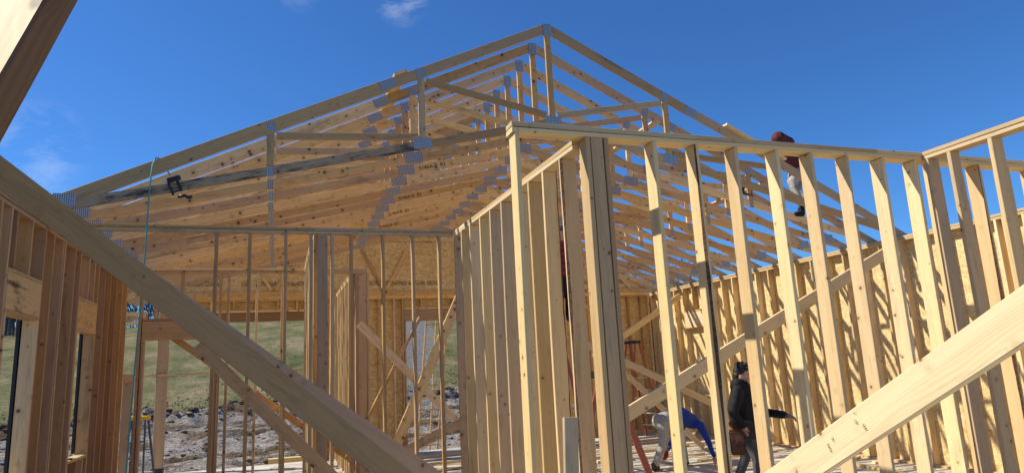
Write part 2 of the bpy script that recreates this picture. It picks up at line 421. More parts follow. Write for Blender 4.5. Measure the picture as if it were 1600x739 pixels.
def floor_mat():
    m, n, l, b = newmat('slab'); M = lambda *a, **k: mth(n, l, *a, **k)
    b.inputs['Roughness'].default_value = .8
    g = n.new('ShaderNodeNewGeometry'); P = g.outputs['Position']
    q = n.new('ShaderNodeTexNoise'); q.inputs['Scale'].default_value = 1.3; q.inputs['Detail'].default_value = 8; q.inputs['Roughness'].default_value = .65; l.new(P, q.inputs['Vector'])
    r = n.new('ShaderNodeValToRGB'); e = r.color_ramp.elements
    e[0].position, e[0].color = .33, (.30, .25, .18, 1); e[1].position, e[1].color = .62, (.62, .57, .46, 1)
    l.new(q.outputs['Fac'], r.inputs[0])
    v = n.new('ShaderNodeTexNoise'); v.inputs['Scale'].default_value = 38; v.inputs['Detail'].default_value = 4
    mp_ = n.new('ShaderNodeMapping'); mp_.inputs['Scale'].default_value = (.4, 1.4, 1); l.new(P, mp_.inputs[0]); l.new(mp_.outputs[0], v.inputs['Vector'])
    k = n.new('ShaderNodeMapRange'); k.inputs['From Min'].default_value = .6; k.inputs['From Max'].default_value = .68; l.new(v.outputs['Fac'], k.inputs['Value'])
    x = n.new('ShaderNodeMix'); x.data_type = 'RGBA'; l.new(M('MULTIPLY', k.outputs[0], .6), x.inputs['Factor']); l.new(r.outputs[0], x.inputs['A']); x.inputs['B'].default_value = (.50, .36, .17, 1)
    l.new(x.outputs['Result'], b.inputs['Base Color'])
    return m
fl = box('floor', (-2.62, -4, -.7), (10.02, 16.66, 0), floor_mat()); tag(fl, kind='structure')

# ------------------------------------------------------------------ stud walls
TOP = 3.71
def plates_x(root, y0, x0, x1, mat, top=TOP, bot=True, d=.14, split=None, gap=.039):
    """plates of a wall that runs along X; the front face is y0, depth d"""
    yc = y0+d/2
    z1, z2 = top-.019, top-.019-gap
    xsplit = split or []
    a = x0
    for s in list(xsplit)+[x1]:
        board('top_plate', (a, yc+random.uniform(-.002, .002), z1), (s-.002, yc+random.uniform(-.002, .002), z1), d, .037, (0, 0, 1), mat, root); a = s
    board('top_plate', (x0+.002, yc+.003, z2), (x1-.003, yc+.003, z2), d, .037, (0, 0, 1), mat, root, warp=.001)
def stud_x(root, x, y0, mat, z0=.038, z1=TOP-.078, d=.14, wane=0, name='stud', t=.038):
    if root is b1: z1 -= .007
    """stud of a wall along X; x is its right edge on the front face"""
    j = random.uniform(-.003, .003)
    return board(name, (x-t/2+j, y0+d/2+.001, z0), (x-t/2+random.uniform(-.006, .006), y0+d/2+.001, z1), d, t, (1, 0, 0), mat, root, wane=wane)
def stud_y(root, xf, y, mat, side=1, z0=.038, z1=TOP-.078, d=.14, wane=0, name='stud', t=.038):
    """stud of a wall along Y; xf its exposed face, side=+1 body goes to +X; y its near edge"""
    xc = xf+side*d/2
    return board(name, (xc+.001, y+t/2+random.uniform(-.003, .003), z0), (xc+.001, y+t/2+random.uniform(-.006, .006), z1), d, t, (0, 1, 0), mat, root, wane=wane)
def plates_y(root, xf, y0, y1, mat, side=1, top=TOP, d=.14, top2=None, split=None):
    xc = xf+side*d/2; top2 = top if top2 is None else top2
    a = y0; zz = lambda y: top+(top2-top)*(y-y0)/(y1-y0)
    for s in list(split or [])+[y1]:
        board('top_plate', (xc+random.uniform(-.002, .002), a, zz(a)-.019), (xc+random.uniform(-.002, .002), s-.003, zz(s)-.019), d, .037, (0, 0, 1), mat, root); a = s
    board('top_plate', (xc+.003, y0+.002, top-.058), (xc+.003, y1-.003, top2-.058), d, .037, (0, 0, 1), mat, root, warp=.001)

# big partition that faces the camera (front face y = 4.56)
YB = 4.56
b1 = thing('stud_wall', 'tall bright stud partition crossing the right half, its open end nearest the middle', 'stud wall', (1.68, YB, 0))
plates_x(b1, YB, 1.66, 9.84, W_NEW, split=[3.31, 5.30, 7.7], gap=.046)
board('bottom_plate', (1.66, YB+.07, .019), (9.84, YB+.07, .019), .14, .038, (0, 0, 1), W_NEW, b1)
stud_x(b1, 1.722, YB, W_NEW)
for x, w_ in ((2.314, 0), (2.472, 0)): stud_x(b1, x, YB, W_NEW if x < 2.4 else W_GREY, wane=w_)
board('stud', (2.378, YB+.026, .038), (2.374, YB+.026, TOP-.086), .104, .037, (0, -1, 0), W_GREY, b1)
for x, w_ in ((2.92, 0), (3.32, 2), (3.72, 0), (4.15, 0), (4.53, 0), (4.95, 3), (5.37, 0), (5.79, 0), (6.06, 2), (6.64, 2), (7.05, 0), (7.45, 0), (7.86, 1), (8.27, 0), (8.67, 0), (9.08, 0), (9.5, 0), (9.83, 0)):
    stud_x(b1, x, YB, W_NEW, wane=w_)
# near right wall, running towards the camera
a2 = thing('stud_wall', 'short bright stud wall at the right edge, running towards the viewer', 'stud wall', (5.86, 3.4, 0))
plates_y(a2, 5.86, 2.3, YB-.004, W_NEW, top=TOP+.001)
board('bottom_plate', (5.93, 2.3, .019), (5.93, YB-.004, .019), .14, .038, (0, 0, 1), W_NEW, a2)
for y, w_ in ((4.505, 0), (4.28, 2), (3.89, 0), (3.48, 2), (3.07, 0), (2.66, 0), (2.31, 0)): stud_y(a2, 5.86, y, W_NEW, wane=w_)
# partition that runs away from the camera in the middle
a3 = thing('stud_wall', 'stud partition receding from the open wall end, its plate edge lit yellow', 'stud wall', (2.22, 6.6, 0))
plates_y(a3, 2.22, YB+.145, 8.6, W_NEW, top=3.64, top2=3.70, split=[8.05])
board('bottom_plate', (2.29, YB+.145, .019), (2.29, 8.6, .019), .14, .038, (0, 0, 1), W_NEW, a3)
for y, w_ in ((4.955, 1), (5.35, 2), (5.72, 0), (6.13, 0), (6.55, 0), (6.95, 0), (7.36, 0), (7.80, 0), (8.20, 0), (8.56, 0)):
    zt = 3.64+.06*(y-4.7)/3.9-.078
    stud_y(a3, 2.22, y, W_NEW if y < 8.5 else W_TRUSS, wane=w_, z1=zt)
# partition across the left room at y 8.6
b2 = thing('stud_wall', 'brown stud partition with slender studs across the left room under the trusses', 'stud wall', (0, 8.6, 0))
plates_x(b2, 8.6, -2.44, 2.215, W_GREY, split=[.42, 1.9], d=.089)
for x in (-.69, -.31, .10, .40, .66, .89, 1.30, 1.69, 2.04): stud_x(b2, x, 8.6, W_GREY, d=.089)
board('stud', (.52, 8.6+.03, .038), (.52, 8.6+.03, TOP-.08), .12, .038, (0, 1, 0), W_GREY, b2)
board('bottom_plate', (-.75, 8.645, .019), (2.215, 8.645, .019), .089, .038, (0, 0, 1), W_GREY, b2)
# left outside wall
XL = -2.45
lw = thing('stud_wall', 'shaded reddish outside wall on the left with two window openings', 'stud wall', (XL, 8, 0))
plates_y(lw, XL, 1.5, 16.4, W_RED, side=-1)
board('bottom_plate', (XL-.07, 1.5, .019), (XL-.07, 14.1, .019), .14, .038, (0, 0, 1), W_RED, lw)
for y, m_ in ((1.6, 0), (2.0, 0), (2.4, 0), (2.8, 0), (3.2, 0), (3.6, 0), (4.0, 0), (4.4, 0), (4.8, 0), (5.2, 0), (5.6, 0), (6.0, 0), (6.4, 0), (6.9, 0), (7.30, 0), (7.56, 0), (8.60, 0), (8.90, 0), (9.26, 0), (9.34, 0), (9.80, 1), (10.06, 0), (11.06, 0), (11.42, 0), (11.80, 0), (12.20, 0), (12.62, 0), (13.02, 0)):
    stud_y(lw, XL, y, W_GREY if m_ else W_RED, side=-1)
for (ya, yb, crip) in ((7.60, 8.60, (7.72, 8.15)), (10.10, 11.06, (10.50, 10.80))):
    stud_y(lw, XL, ya+.003, W_TRUSS, side=-1, z1=2.615, name='jamb_stud')
    stud_y(lw, XL, yb-.042, W_TRUSS, side=-1, z1=2.615, name='jamb_stud')
    hd = board('header', (XL-.05, ya, 2.83), (XL-.05, yb-.002, 2.83), .36, .10, (1, 0, 0), W_MOULD if ya < 9 else W_TRUSS, lw)
    board('header_plate', (XL-.07, ya, 2.632), (XL-.07, yb-.002, 2.632), .14, .034, (0, 0, 1), W_TRUSS, lw)
    board('header_plate', (XL-.07, ya, 3.031), (XL-.07, yb-.002, 3.031), .14, .034, (0, 0, 1), W_NEW, lw)
    board('window_sill', (XL-.07, ya+.044, .965), (XL-.07, yb-.046, .965), .14, .038, (0, 0, 1), W_NEW, lw)
    for c in crip:
        stud_y(lw, XL, c, W_RED, side=-1, z0=3.05, name='cripple_stud')
        stud_y(lw, XL, c+.02, W_RED, side=-1, z1=.944, name='cripple_stud')
    bm = bmesh.new()
    # black flashing wrapped round the far jamb, outside face
    fo = box('window_flashing', (XL-.185, yb-.05, 1.0), (XL-.154, yb+.06, 2.66), BLACK, lw)
def sheath(root, xf, segs, mat=OSB):
    for (ya, yb, za, zb) in segs:
        box('sheathing', (xf, ya+.002, za), (xf+.012, yb-.002, zb), mat, root)
sheath(lw, XL-.153, [(1.5, 7.6, 0, 3.7), (7.6, 8.6, 2.64, 3.7), (7.6, 8.6, 0, .97), (8.6, 10.1, 0, 3.7), (10.1, 11.06, 2.64, 3.7), (10.1, 11.06, 0, .97), (11.06, 13.1, 0, 3.7)], OSB)
board('window_sill', (XL-.07, 13.06, 2.0), (XL-.07, 14.15, 2.0), .14, .11, (1, 0, 0), W_RED, lw)
board('cripple_stud', (XL-.07, 13.9, .04), (XL-.07, 13.9, 1.94), .14, .038, (0, 1, 0), W_RED, lw)
# middle wall at y 12 with a door opening
m1 = thing('stud_wall', 'middle cross wall with a small reddish door header behind the braces', 'stud wall', (-.4, 12, 0))
plates_x(m1, 12, -2.08, 1.50, W_TRUSS, split=[.45])
for x in (-2.03, -.75, -.32, .09, .47, .9, 1.32, 1.36, 1.52): stud_x(m1, x, 12, W_RED if x in (-2.03, 1.32, 1.36, 1.52) else W_TRUSS)
stud_x(m1, -1.98, 12, W_RED, z1=2.55); stud_x(m1, -.92, 12, W_RED, z1=2.55); stud_x(m1, -.88, 12, W_RED)
board('stud', (1.41, 12.02, .04), (1.41, 12.02, 3.63), .14, .036, (0, 1, 0), W_RED, m1)
board('header', (-2.02, 12.06, 2.71), (-.92, 12.06, 2.71), .29, .11, (0, 1, 0), W_RED, m1)
board('header_plate', (-2.02, 12.07, 2.885), (-.92, 12.07, 2.885), .14, .034, (0, 0, 1), W_RED, m1)
for x in (-1.45, -1.83): stud_x(m1, x, 12, W_RED, z0=2.905, name='cripple_stud')
board('bottom_plate', (-.9, 12.07, .019), (1.5, 12.07, .019), .14, .038, (0, 0, 1), W_TRUSS, m1)
# wall from y 8.75 to 12 at x .42
m2 = thing('stud_wall', 'narrow receding partition behind the dark post, left of the second one', 'stud wall', (.42, 10.3, 0))
plates_y(m2, .42, 8.75, 11.99, W_NEW, d=.14)
board('bottom_plate', (.49, 8.75, .019), (.49, 11.99, .019), .14, .038, (0, 0, 1), W_NEW, m2)
for k in range(8): stud_y(m2, .42, 8.8+k*.41+(.0 if k < 7 else .1), W_NEW)
m3 = thing('stud_wall', 'farther receding partition with bright stud edges, between the red post and the back wall', 'stud wall', (1.26, 14.3, 0))
plates_y(m3, 1.26, 12.15, 16.38, W_NEW)
board('bottom_plate', (1.33, 12.15, .019), (1.33, 16.38, .019), .14, .038, (0, 0, 1), W_NEW, m3)
for k in range(11): stud_y(m3, 1.26, 12.2+k*.405, W_NEW)
# right outside wall, face x 9.85
XR = 9.85
rw = thing('stud_wall', 'sunlit outside wall on the right sheathed in OSB, striped with rafter shadows', 'stud wall', (XR, 10, 0))
plates_y(rw, XR, 1.0, 16.5, W_NEW, split=[6.2, 11.1])
board('bottom_plate', (XR+.07, 1.0, .019), (XR+.07, 16.5, .019), .14, .038, (0, 0, 1), W_NEW, rw)
y = 1.02
k = 0
while y < 16.5:
    inwin = (13.75 < y < 14.85) or (5.5 < y < 6.6)
    if inwin:
        stud_y(rw, XR, y, W_NEW, z0=3.05, name='cripple_stud'); stud_y(rw, XR, y, W_NEW, z1=.944, name='cripple_stud')
    else:
        stud_y(rw, XR, y+random.uniform(-.01, .01), W_NEW, wane=(3 if k % 7 == 2 else 0))
    y += .4064; k += 1
for (ya, yb) in ((13.72, 14.88), (5.45, 6.62)):
    for yy in (ya, yb-.04): stud_y(rw, XR, yy, W_NEW, name='jamb_stud')
    board('header', (XR+.05, ya+.04, 2.83), (XR+.05, yb-.042, 2.83), .36, .10, (1, 0, 0), W_NEW, rw)
    board('header_plate', (XR+.07, ya+.04, 2.632), (XR+.07, yb-.042, 2.632), .14, .034, (0, 0, 1), W_NEW, rw)
    board('header_plate', (XR+.07, ya+.04, 3.031), (XR+.07, yb-.042, 3.031), .14, .034, (0, 0, 1), W_NEW, rw)
    board('window_sill', (XR+.07, ya+.042, .965), (XR+.07, yb-.042, .965), .14, .038, (0, 0, 1), W_NEW, rw)
sheath(rw, XR+.142, [(1.0, 3.4, 0, 3.705), (3.4, 5.84, 0, 3.705), (5.84, 8.28, 0, 3.705), (8.28, 10.72, 0, 3.705), (10.72, 13.16, 0, 3.705), (13.16, 16.64, 0, 3.705)])
# back wall, face y 16.5
YK = 16.5
bw = thing('stud_wall', 'back wall with a wide opening under a long brown beam and a doorway', 'stud wall', (4, YK, 0))
plates_x(bw, YK, -2.45, 9.85, W_TRUSS, split=[1.2, 5.0])
for x in (.66, .70, 1.1, 1.5, 1.92, 2.34, 2.72, 2.93, 6.7, 6.74, 7.15, 7.55, 7.96, 8.37, 8.77, 9.2, 9.6, 9.84): stud_x(bw, x, YK, W_TRUSS)
for x in (-1.9, -1.4, -.93, -.46, .02, .45): stud_x(bw, x, YK, W_TRUSS, z0=3.43, name='cripple_stud')
for x in (3.4, 4.2, 5.0, 5.8, 6.4): stud_x(bw, x, YK, W_TRUSS, z0=3.43, name='cripple_stud')
board('header_plate', (-2.25, YK+.07, 3.405), (.62, YK+.07, 3.405), .14, .04, (0, 0, 1), W_TRUSS, bw)
board('header', (-2.25, YK+.06, 3.28), (.62, YK+.06, 3.28), .2, .11, (0, 1, 0), W_DARKRED, bw)
board('header_plate', (2.94, YK+.07, 3.405), (6.66, YK+.07, 3.405), .14, .04, (0, 0, 1), W_TRUSS, bw)
board('header', (2.94, YK+.06, 3.24), (6.66, YK+.06, 3.24), .27, .11, (0, 1, 0), W_RED, bw)
for x in (2.98, 6.66): stud_x(bw, x, YK, W_RED, z1=3.1, name='jamb_stud')
for zz, xe in ((3.22, -3.6), (3.32, -3.9), (3.42, -4.3)): board('eave_slat', (xe, YK+.45, zz), (-2.75, YK+.45, zz+.02), .085, .03, (0, 1, 0), W_NEW, bw)
board('eave_bracket', (-2.8, YK+.07, 3.32), (-2.8, YK+.5, 3.32), .3, .04, (1, 0, 0), W_TRUSS, bw)
pst = board('corner_post', (-2.36, YK+.09, .12), (-2.36, YK+.09, 3.63), .21, .17, (0, 1, 0), W_RED, bw, b=.006)
box('post_base', (-2.475, YK, 0), (-2.245, YK+.18, .13), BLACK, bw)
board('bottom_plate', (.62, YK+.07, .019), (2.94, YK+.07, .019), .14, .038, (0, 0, 1), W_TRUSS, bw)
board('bottom_plate', (6.66, YK+.07, .019), (9.84, YK+.07, .019), .14, .038, (0, 0, 1), W_TRUSS, bw)
for (xa, xb, za, zb) in ((-2.45, .62, 3.43, 4.1), (.62, 2.94, 0, 4.1), (2.94, 6.66, 3.38, 4.1), (6.66, 9.8, 0, 4.0), (9.8, 9.99, 0, 3.7)):
    box('sheathing', (xa+.002, YK+.143, za), (xb-.002, YK+.155, zb), OSB_INK, bw)

# ------------------------------------------------------------------ trusses
XA, ZA, ZB = 3.68, 6.82, 5.22       # apex x, top of the upper chord there, underside of the lower chord there
ST, SB = .475, .243                 # slopes 
def ztop(x): return ZA-ST*abs(x-XA)
def zbot(x): return ZB-SB*abs(x-XA)
XH = 6.20
def plate(root, x, y, z, w, h, ang=0):
    """toothed metal plate on the front face of a truss, and its twin on the back"""
    for s in (-1,):
        bm = bmesh.new(); bmesh.ops.create_cube(bm, size=1)
        bmesh.ops.scale(bm, vec=(w, h, .003), verts=bm.verts)
        M = Matrix.Translation((x, y-.0205, z)) @ Matrix.Rotation(-ang, 4, 'Y') @ Matrix.Rotation(R(90), 4, 'X')
        from_bm('gusset_plate', bm, GALV, root, M)
def make_truss(label, y, lower_left=W_TRUSS, gable=False, wd=W_TRUSS):
    t = thing('roof_truss', label, 'roof truss', (XA, y, 3.72), 'roof trusses in a row')
    cT, cB = .14, .115
    aT, aB = math.atan(ST), math.atan(SB)
    N = (0, -1, 0)
    oT = cT/2/math.cos(aT); oB = cB/2/math.cos(aB)
    for s in (-1, 1):
        xt = XA+s*(XH+.42)
        xs_ = XA+s*2.35                               # splice
        w1 = .165 if s < 0 else .135
        w0 = .14
        board('top_chord', (XA+s*.003, y, ztop(XA)-oT), (xs_-s*.001, y, ztop(xs_)-oT), w0, .038, N, wd, t)
        o1 = w1/2/math.cos(aT)
        board('top_chord', (xs_+s*.001, y, ztop(xs_)-o1), (xt, y, ztop(xt)-o1), w1, .038, N, wd, t)
        if not gable:
            xe = XA+s*(XH+.03); xm = XA+s*1.95
            board('bottom_chord', (XA+s*.003, y, zbot(XA)+oB), (xm-s*.001, y, zbot(xm)+oB), cB, .038, N, wd, t)
            board('bottom_chord', (xm+s*.001, y, zbot(xm)+oB), (xe, y, zbot(xe)+oB+.02), cB, .038, N, lower_left if s < 0 else wd, t)
            for dx in (1.9, 3.8):
                x = XA+s*dx
                board('web', (x, y, zbot(x)+cB), (x, y, ztop(x)-.15), .089, .038, N, wd, t)
                plate(t, x, y, ztop(x)-.085, .10 if dx > 2 else .12, .13, -s*aT+.25*s)
            x1, x2 = XA+s*1.9, XA+s*3.8
            board('web', (x1-s*.07, y, ztop(x1)-.19), (XA+s*.09, y, zbot(XA)+cB+.05), .089, .038, N, wd, t)
            board('web', (x2-s*.07, y, ztop(x2)-.2), (x1+s*.06, y, zbot(x1)+cB+.05), .089, .038, N, wd, t)
            plate(t, x1, y, zbot(x1)+.075, .25, .15, s*-.12)
            plate(t, x2, y, zbot(x2)+.055, .075, .13, 0)
            plate(t, XA+s*(XH-.27), y, zbot(XH-.27+XA)+.14, .22, .14, 0)
        plate(t, xs_, y, ztop(xs_)-oT-.005, .22, .13, -s*aT)
    if not gable:
        board('web', (XA, y, zbot(XA)+cB+.02), (XA, y, ztop(XA)-.16), .089, .038, N, wd, t)
        plate(t, XA, y, ztop(XA)-.115, .13, .19); plate(t, XA, y, zbot(XA)+.07, .24, .15)
    return t
def stamp(root, x, y, z, txt, h=.085, ang=.24):
    cu = bpy.data.curves.new('stamp', 'FONT'); cu.body = txt; cu.size = h*1.35; cu.extrude = .0004
    tmp = bpy.data.objects.new('stamp_tmp', cu); COL.objects.link(tmp)
    dg = bpy.context.evaluated_depsgraph_get(); me = bpy.data.meshes.new_from_object(tmp.evaluated_get(dg))
    bpy.data.objects.remove(tmp)
    me.materials.clear(); me.materials.append(INK)
    M = Matrix.Translation((x, y-.0212, z)) @ Matrix.Rotation(-ang, 4, 'Y') @ Matrix.Rotation(R(90), 4, 'X')
    return link('stamp', me, INK, root, M)
INK = flat('stamp_ink', (.06, .045, .035), .8)
Y0, SP, NT = 8.4, .6096, 14
ordn = ['front', 'second', 'third', 'fourth', 'fifth', 'sixth', 'seventh', 'eighth', 'ninth', 'tenth', 'eleventh', 'twelfth', 'thirteenth']
trusses = []
t0 = make_truss('front roof truss against the sky, grey mould stain along its lower left chord', Y0, W_STAIN, wd=W_GREY)
t1 = make_truss('second roof truss from the front, its grey peak plate just behind the highest one', Y0+SP)
stamp(t1, 1.98, Y0+SP, zbot(1.98)+.03, 'S146A-8  B3', .062)
bpy.context.view_layer.update()
trusses = [t0, t1]
for i in range(2, NT-1):
    c = copy_thing(t1, (XA, Y0+i*SP, 3.72))
    c['label'] = '%s roof truss from the front, one of the repeated scissor trusses' % ordn[i]
    for ch in list(c.children):
        if ch.name.startswith('stamp') and i not in (2, 5, 7, 9):
            bpy.data.objects.remove(ch)
    trusses.append(c)
for ch in list(t1.children):
    if ch.name.startswith('stamp'): bpy.data.objects.remove(ch)
yg = Y0+(NT-1)*SP
tg = make_truss('rearmost gable truss closed with printed OSB and small V shaped webs', yg, gable=True)
board('bottom_chord', (XA-6.2, yg, 3.775), (XA+6.2, yg, 3.775), .115, .038, (0, -1, 0), W_TRUSS, tg)
for xb in (-2.3, -.1, 2.45, 4.9, 7.3, 9.2):
    for s in (-1, 1):
        top_x = xb+s*(.38 if xb not in (2.45, 4.9) else .55)
        zt = min(ztop(top_x)-.16, 4.45 if xb in (-.1, 7.3) else 4.85)
        if zt > 4.0: board('web', (xb+s*.04, yg, 3.86), (top_x, yg, zt), .07, .036, (0, -1, 0), W_TRUSS, tg)
bm = bmesh.new()
pts = [(XA-6.5, 3.722), (XA+6.5, 3.722), (XA+6.5, ztop(XA+6.5)-.004), (XA, ZA-.004), (XA-6.5, ztop(XA-6.5)-.004)]
vs = [[bm.verts.new((x, yy, z)) for x, z in pts] for yy in (yg+.03, yg+.042)]
bm.faces.new(vs[0]); bm.faces.new(vs[1][::-1])
for k in range(5): bm.faces.new((vs[0][k], vs[1][k], vs[1][(k+1) % 5], vs[0][(k+1) % 5]))
bmesh.ops.recalc_face_normals(bm, faces=bm.faces)
from_bm('sheathing', bm, OSB_INK, tg)
for zz in (4.45, 5.05, 5.65): board('sheathing_seam', (XA-5.0+(zz-4.4)*2, yg+.0265, zz), (XA+5.0-(zz-4.4)*2, yg+.0265, zz), .02, .003, (0, 1, 0), W_STAIN, tg)

# lateral boards across the trusses
def lone(name, label, cat, p0, p1, w, t, nrm, mat, group=None, wane=0, **k):
    o = board(name, p0, p1, w, t, nrm, mat, None, wane=wane, **k); return tag(o, label, cat, group)
nl = Vector((ST, 0, -1)).normalized()
x_ = 1.50
lone('roof_purlin', 'flat board laid over the left rafters, its end poking above the front truss', 'purlin',
     (x_, Y0-.05, ztop(x_)+.022), (x_, Y0+SP*9, ztop(x_)+.022), .19, .038, (-ST, 0, 1), W_NEW)
lone('roof_board', 'loose board lying along the right slope of the front truss below the roofer', 'board',
     (6.62, 8.40, ztop(6.62)+.024), (7.7, 8.40, ztop(7.7)+.024), .19, .038, (ST, 0, 1), W_NEW)
for (x, dz, lab) in ((5.75, 0, 'upper flat lateral board under the right rafters'), (7.75, 0, 'lower flat lateral board nailed across the right rafters')):
    lone('lateral_brace', lab, 'brace', (x, Y0+.5, ztop(x)-.19), (x, Y0+SP*4, ztop(x)-.19), .10, .036, (ST, 0, 1), W_NEW, 'lateral boards under the rafters')

# ------------------------------------------------------------------ diagonal braces
def ext(p, q, a, b):
    p, q = Vector(p), Vector(q); d = (q-p).normalized(); return p-d*a, q+d*b
F = (0, -1, 0)
A0, A1 = ext((-1.44, 4.2, 3.12-.085), (.77, 4.2, 1.27-.085), .85, 1.45)
lone('diagonal_brace', 'longest grey brown brace falling from the upper left edge, in front of the others', 'brace', A0, A1, .142, .04, F, W_GREY, 'diagonal braces on the left', warp=.01)
B0, B1 = ext((-.53, 5.4, 2.41-.065), (1.22, 5.4, 1.085-.065), 1.2, 1.3)
lone('diagonal_brace', 'reddish brace showing along the upper side of the longest left brace', 'brace', B0, B1, .14, .04, F, W_RED, 'diagonal braces on the left')
C0, C1 = ext((-.42, 7.2, 1.90), (.42, 7.2, 1.02), .45, .9)
lone('diagonal_brace', 'lower left brace branching off beneath the longest one', 'brace', C0, C1, .125, .04, F, W_TRUSS, 'diagonal braces on the left')
D0, D1 = ext((-1.55, 12.18, 2.57), (.45, 12.18, 1.05), .25, 1.2)
lone('diagonal_brace', 'thin ochre brace coming out from under the reddish door header', 'brace', D0, D1, .105, .038, F, W_RED, 'diagonal braces on the left')
E0, E1 = ext((2.22, 1.44, 1.975), (2.22, 2.56, 1.365), 1.7, 2.05)
eb = lone('diagonal_brace', 'big pale sunlit brace with black stamps across the lower right corner', 'brace', E0, E1, .142, .04, (-1, 0, 0), W_NEW, warp=.004)
def stamp_on(board_o, x, y, txt, size, rot):
    """small grade stamp on the lit side of a brace, in the board's own frame"""
    cu = bpy.data.curves.new('stamp', 'FONT'); cu.body = txt; cu.size = size; cu.extrude = .0003
    tmp = bpy.data.objects.new('stamp_tmp', cu); COL.objects.link(tmp)
    dg = bpy.context.evaluated_depsgraph_get(); me = bpy.data.meshes.new_from_object(tmp.evaluated_get(dg))
    bpy.data.objects.remove(tmp); me.materials.clear(); me.materials.append(INK)
    o = bpy.data.objects.new('stamp', me); COL.objects.link(o); o.parent = board_o
    o.matrix_local = Matrix.Translation((x, y, .0212)) @ Matrix.Rotation(rot, 4, 'Z')
    return o
lone('diagonal_brace', 'long brace rising right behind the big bright partition', 'brace', (2.94, 5.7, 1.334), (6.69, 5.7, 3.009), .125, .038, F, W_NEW)
lone('diagonal_brace', 'short brace from the right wall top down into the back room', 'brace', (6.3, 13, 1.98), (9.6, 14.6, 3.42), .14, .038, F, W_NEW)
lone('diagonal_brace', 'sunlit board sloping down right behind the bent worker', 'brace', (5.6, 12, 2.27), (8.55, 12, .88), .13, .038, (-.6, -1, .3), W_NEW, 'sloping boards near the ladder')
lone('diagonal_brace', 'steeper pale board crossing the others beside the orange ladder', 'brace', (6.2, 12.2, 2.0), (8.5, 12.6, .02), .11, .038, F, W_NEW, 'sloping boards near the ladder')
lone('diagonal_brace', 'low board sloping down to the floor against the foot of the right wall', 'brace', (8.9, 11.6, .86), (9.78, 11.9, .12), .13, .038, (-.7, -1, .2), W_NEW, 'sloping boards near the ladder')
lone('diagonal_brace', 'small corner brace high up in the far right corner', 'brace', (7.3, 16.2, 3.6), (8.9, 16.35, 2.75), .09, .038, F, W_TRUSS)
lone('diagonal_brace', 'brace falling right across the OSB panel by the doorway', 'brace', (1.22, 10.9, 2.66), (3.05, 10.9, .76), .13, .038, F, W_TRUSS, 'crossing braces by the doorway')
lone('diagonal_brace', 'thin leaning board with a bright edge, left of the two rising boards', 'brace', (1.05, 11.1, .62), (2.24, 11.1, 2.75), .05, .09, F, W_TRUSS, 'crossing braces by the doorway')
lone('diagonal_brace', 'wide leaning board rising to the yellow partition, right of the thin one', 'brace', (1.35, 10.4, .1), (2.75, 10.4, 3.0), .15, .038, (0, -1, .05), W_TRUSS, 'crossing braces by the doorway')
lone('diagonal_brace', 'low board rising gently right near the floor of the left room', 'brace', (1.5, 10.2, .62), (2.95, 10.2, 1.2), .13, .038, F, W_TRUSS, 'crossing braces by the doorway')
sb = lone('loose_board', 'short pale offcut standing on end before the receding studs', 'board', (1.815, 4.30, .002), (1.895, 4.34, 1.515), .10, .038, F, W_NEW)
# close overhead board, upper left
n1 = Vector((-.72, -.68, -.12)).normalized()
e0, e1 = Vector((-.256, .70, 2.130)), Vector((-.2165, .70, 2.241))
ax_ = (e1-e0).normalized(); n1 = (n1-ax_*n1.dot(ax_)).normalized(); n2 = ax_.cross(n1)
if n2.x < 0: n2 = -n2
cc = -n1*.015-n2*.07
lone('leaning_board', 'board very close at the upper left corner, bark along its edge', 'board', e0+cc-ax_*((e0.z+cc.z-.045)/ax_.z), e1+cc+ax_*.9, .14, .030, n1, W_TRUSS, wane=1)
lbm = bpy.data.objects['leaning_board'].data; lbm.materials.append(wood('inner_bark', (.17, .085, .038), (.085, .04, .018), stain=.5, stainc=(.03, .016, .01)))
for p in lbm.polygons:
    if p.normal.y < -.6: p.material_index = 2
# rail across the wide opening
lone('rail_batten', 'thin batten nailed level across the wide back opening', 'rail', (-3.0, 16.46, 2.06), (.62, 16.46, 2.06), .04, .02, F, W_TRUSS)
for (x, y, tx, sz, ro) in ((2.74, -.012, 'S-P-F', .017, R(82)), (2.70, -.022, 'KD', .013, R(82)), (2.52, .004, 'HT', .019, R(80)), (2.545, -.028, '19', .017, R(80)), (2.53, -.052, '2', .015, R(80))):
    stamp_on(eb, x, y, tx, sz, ro)

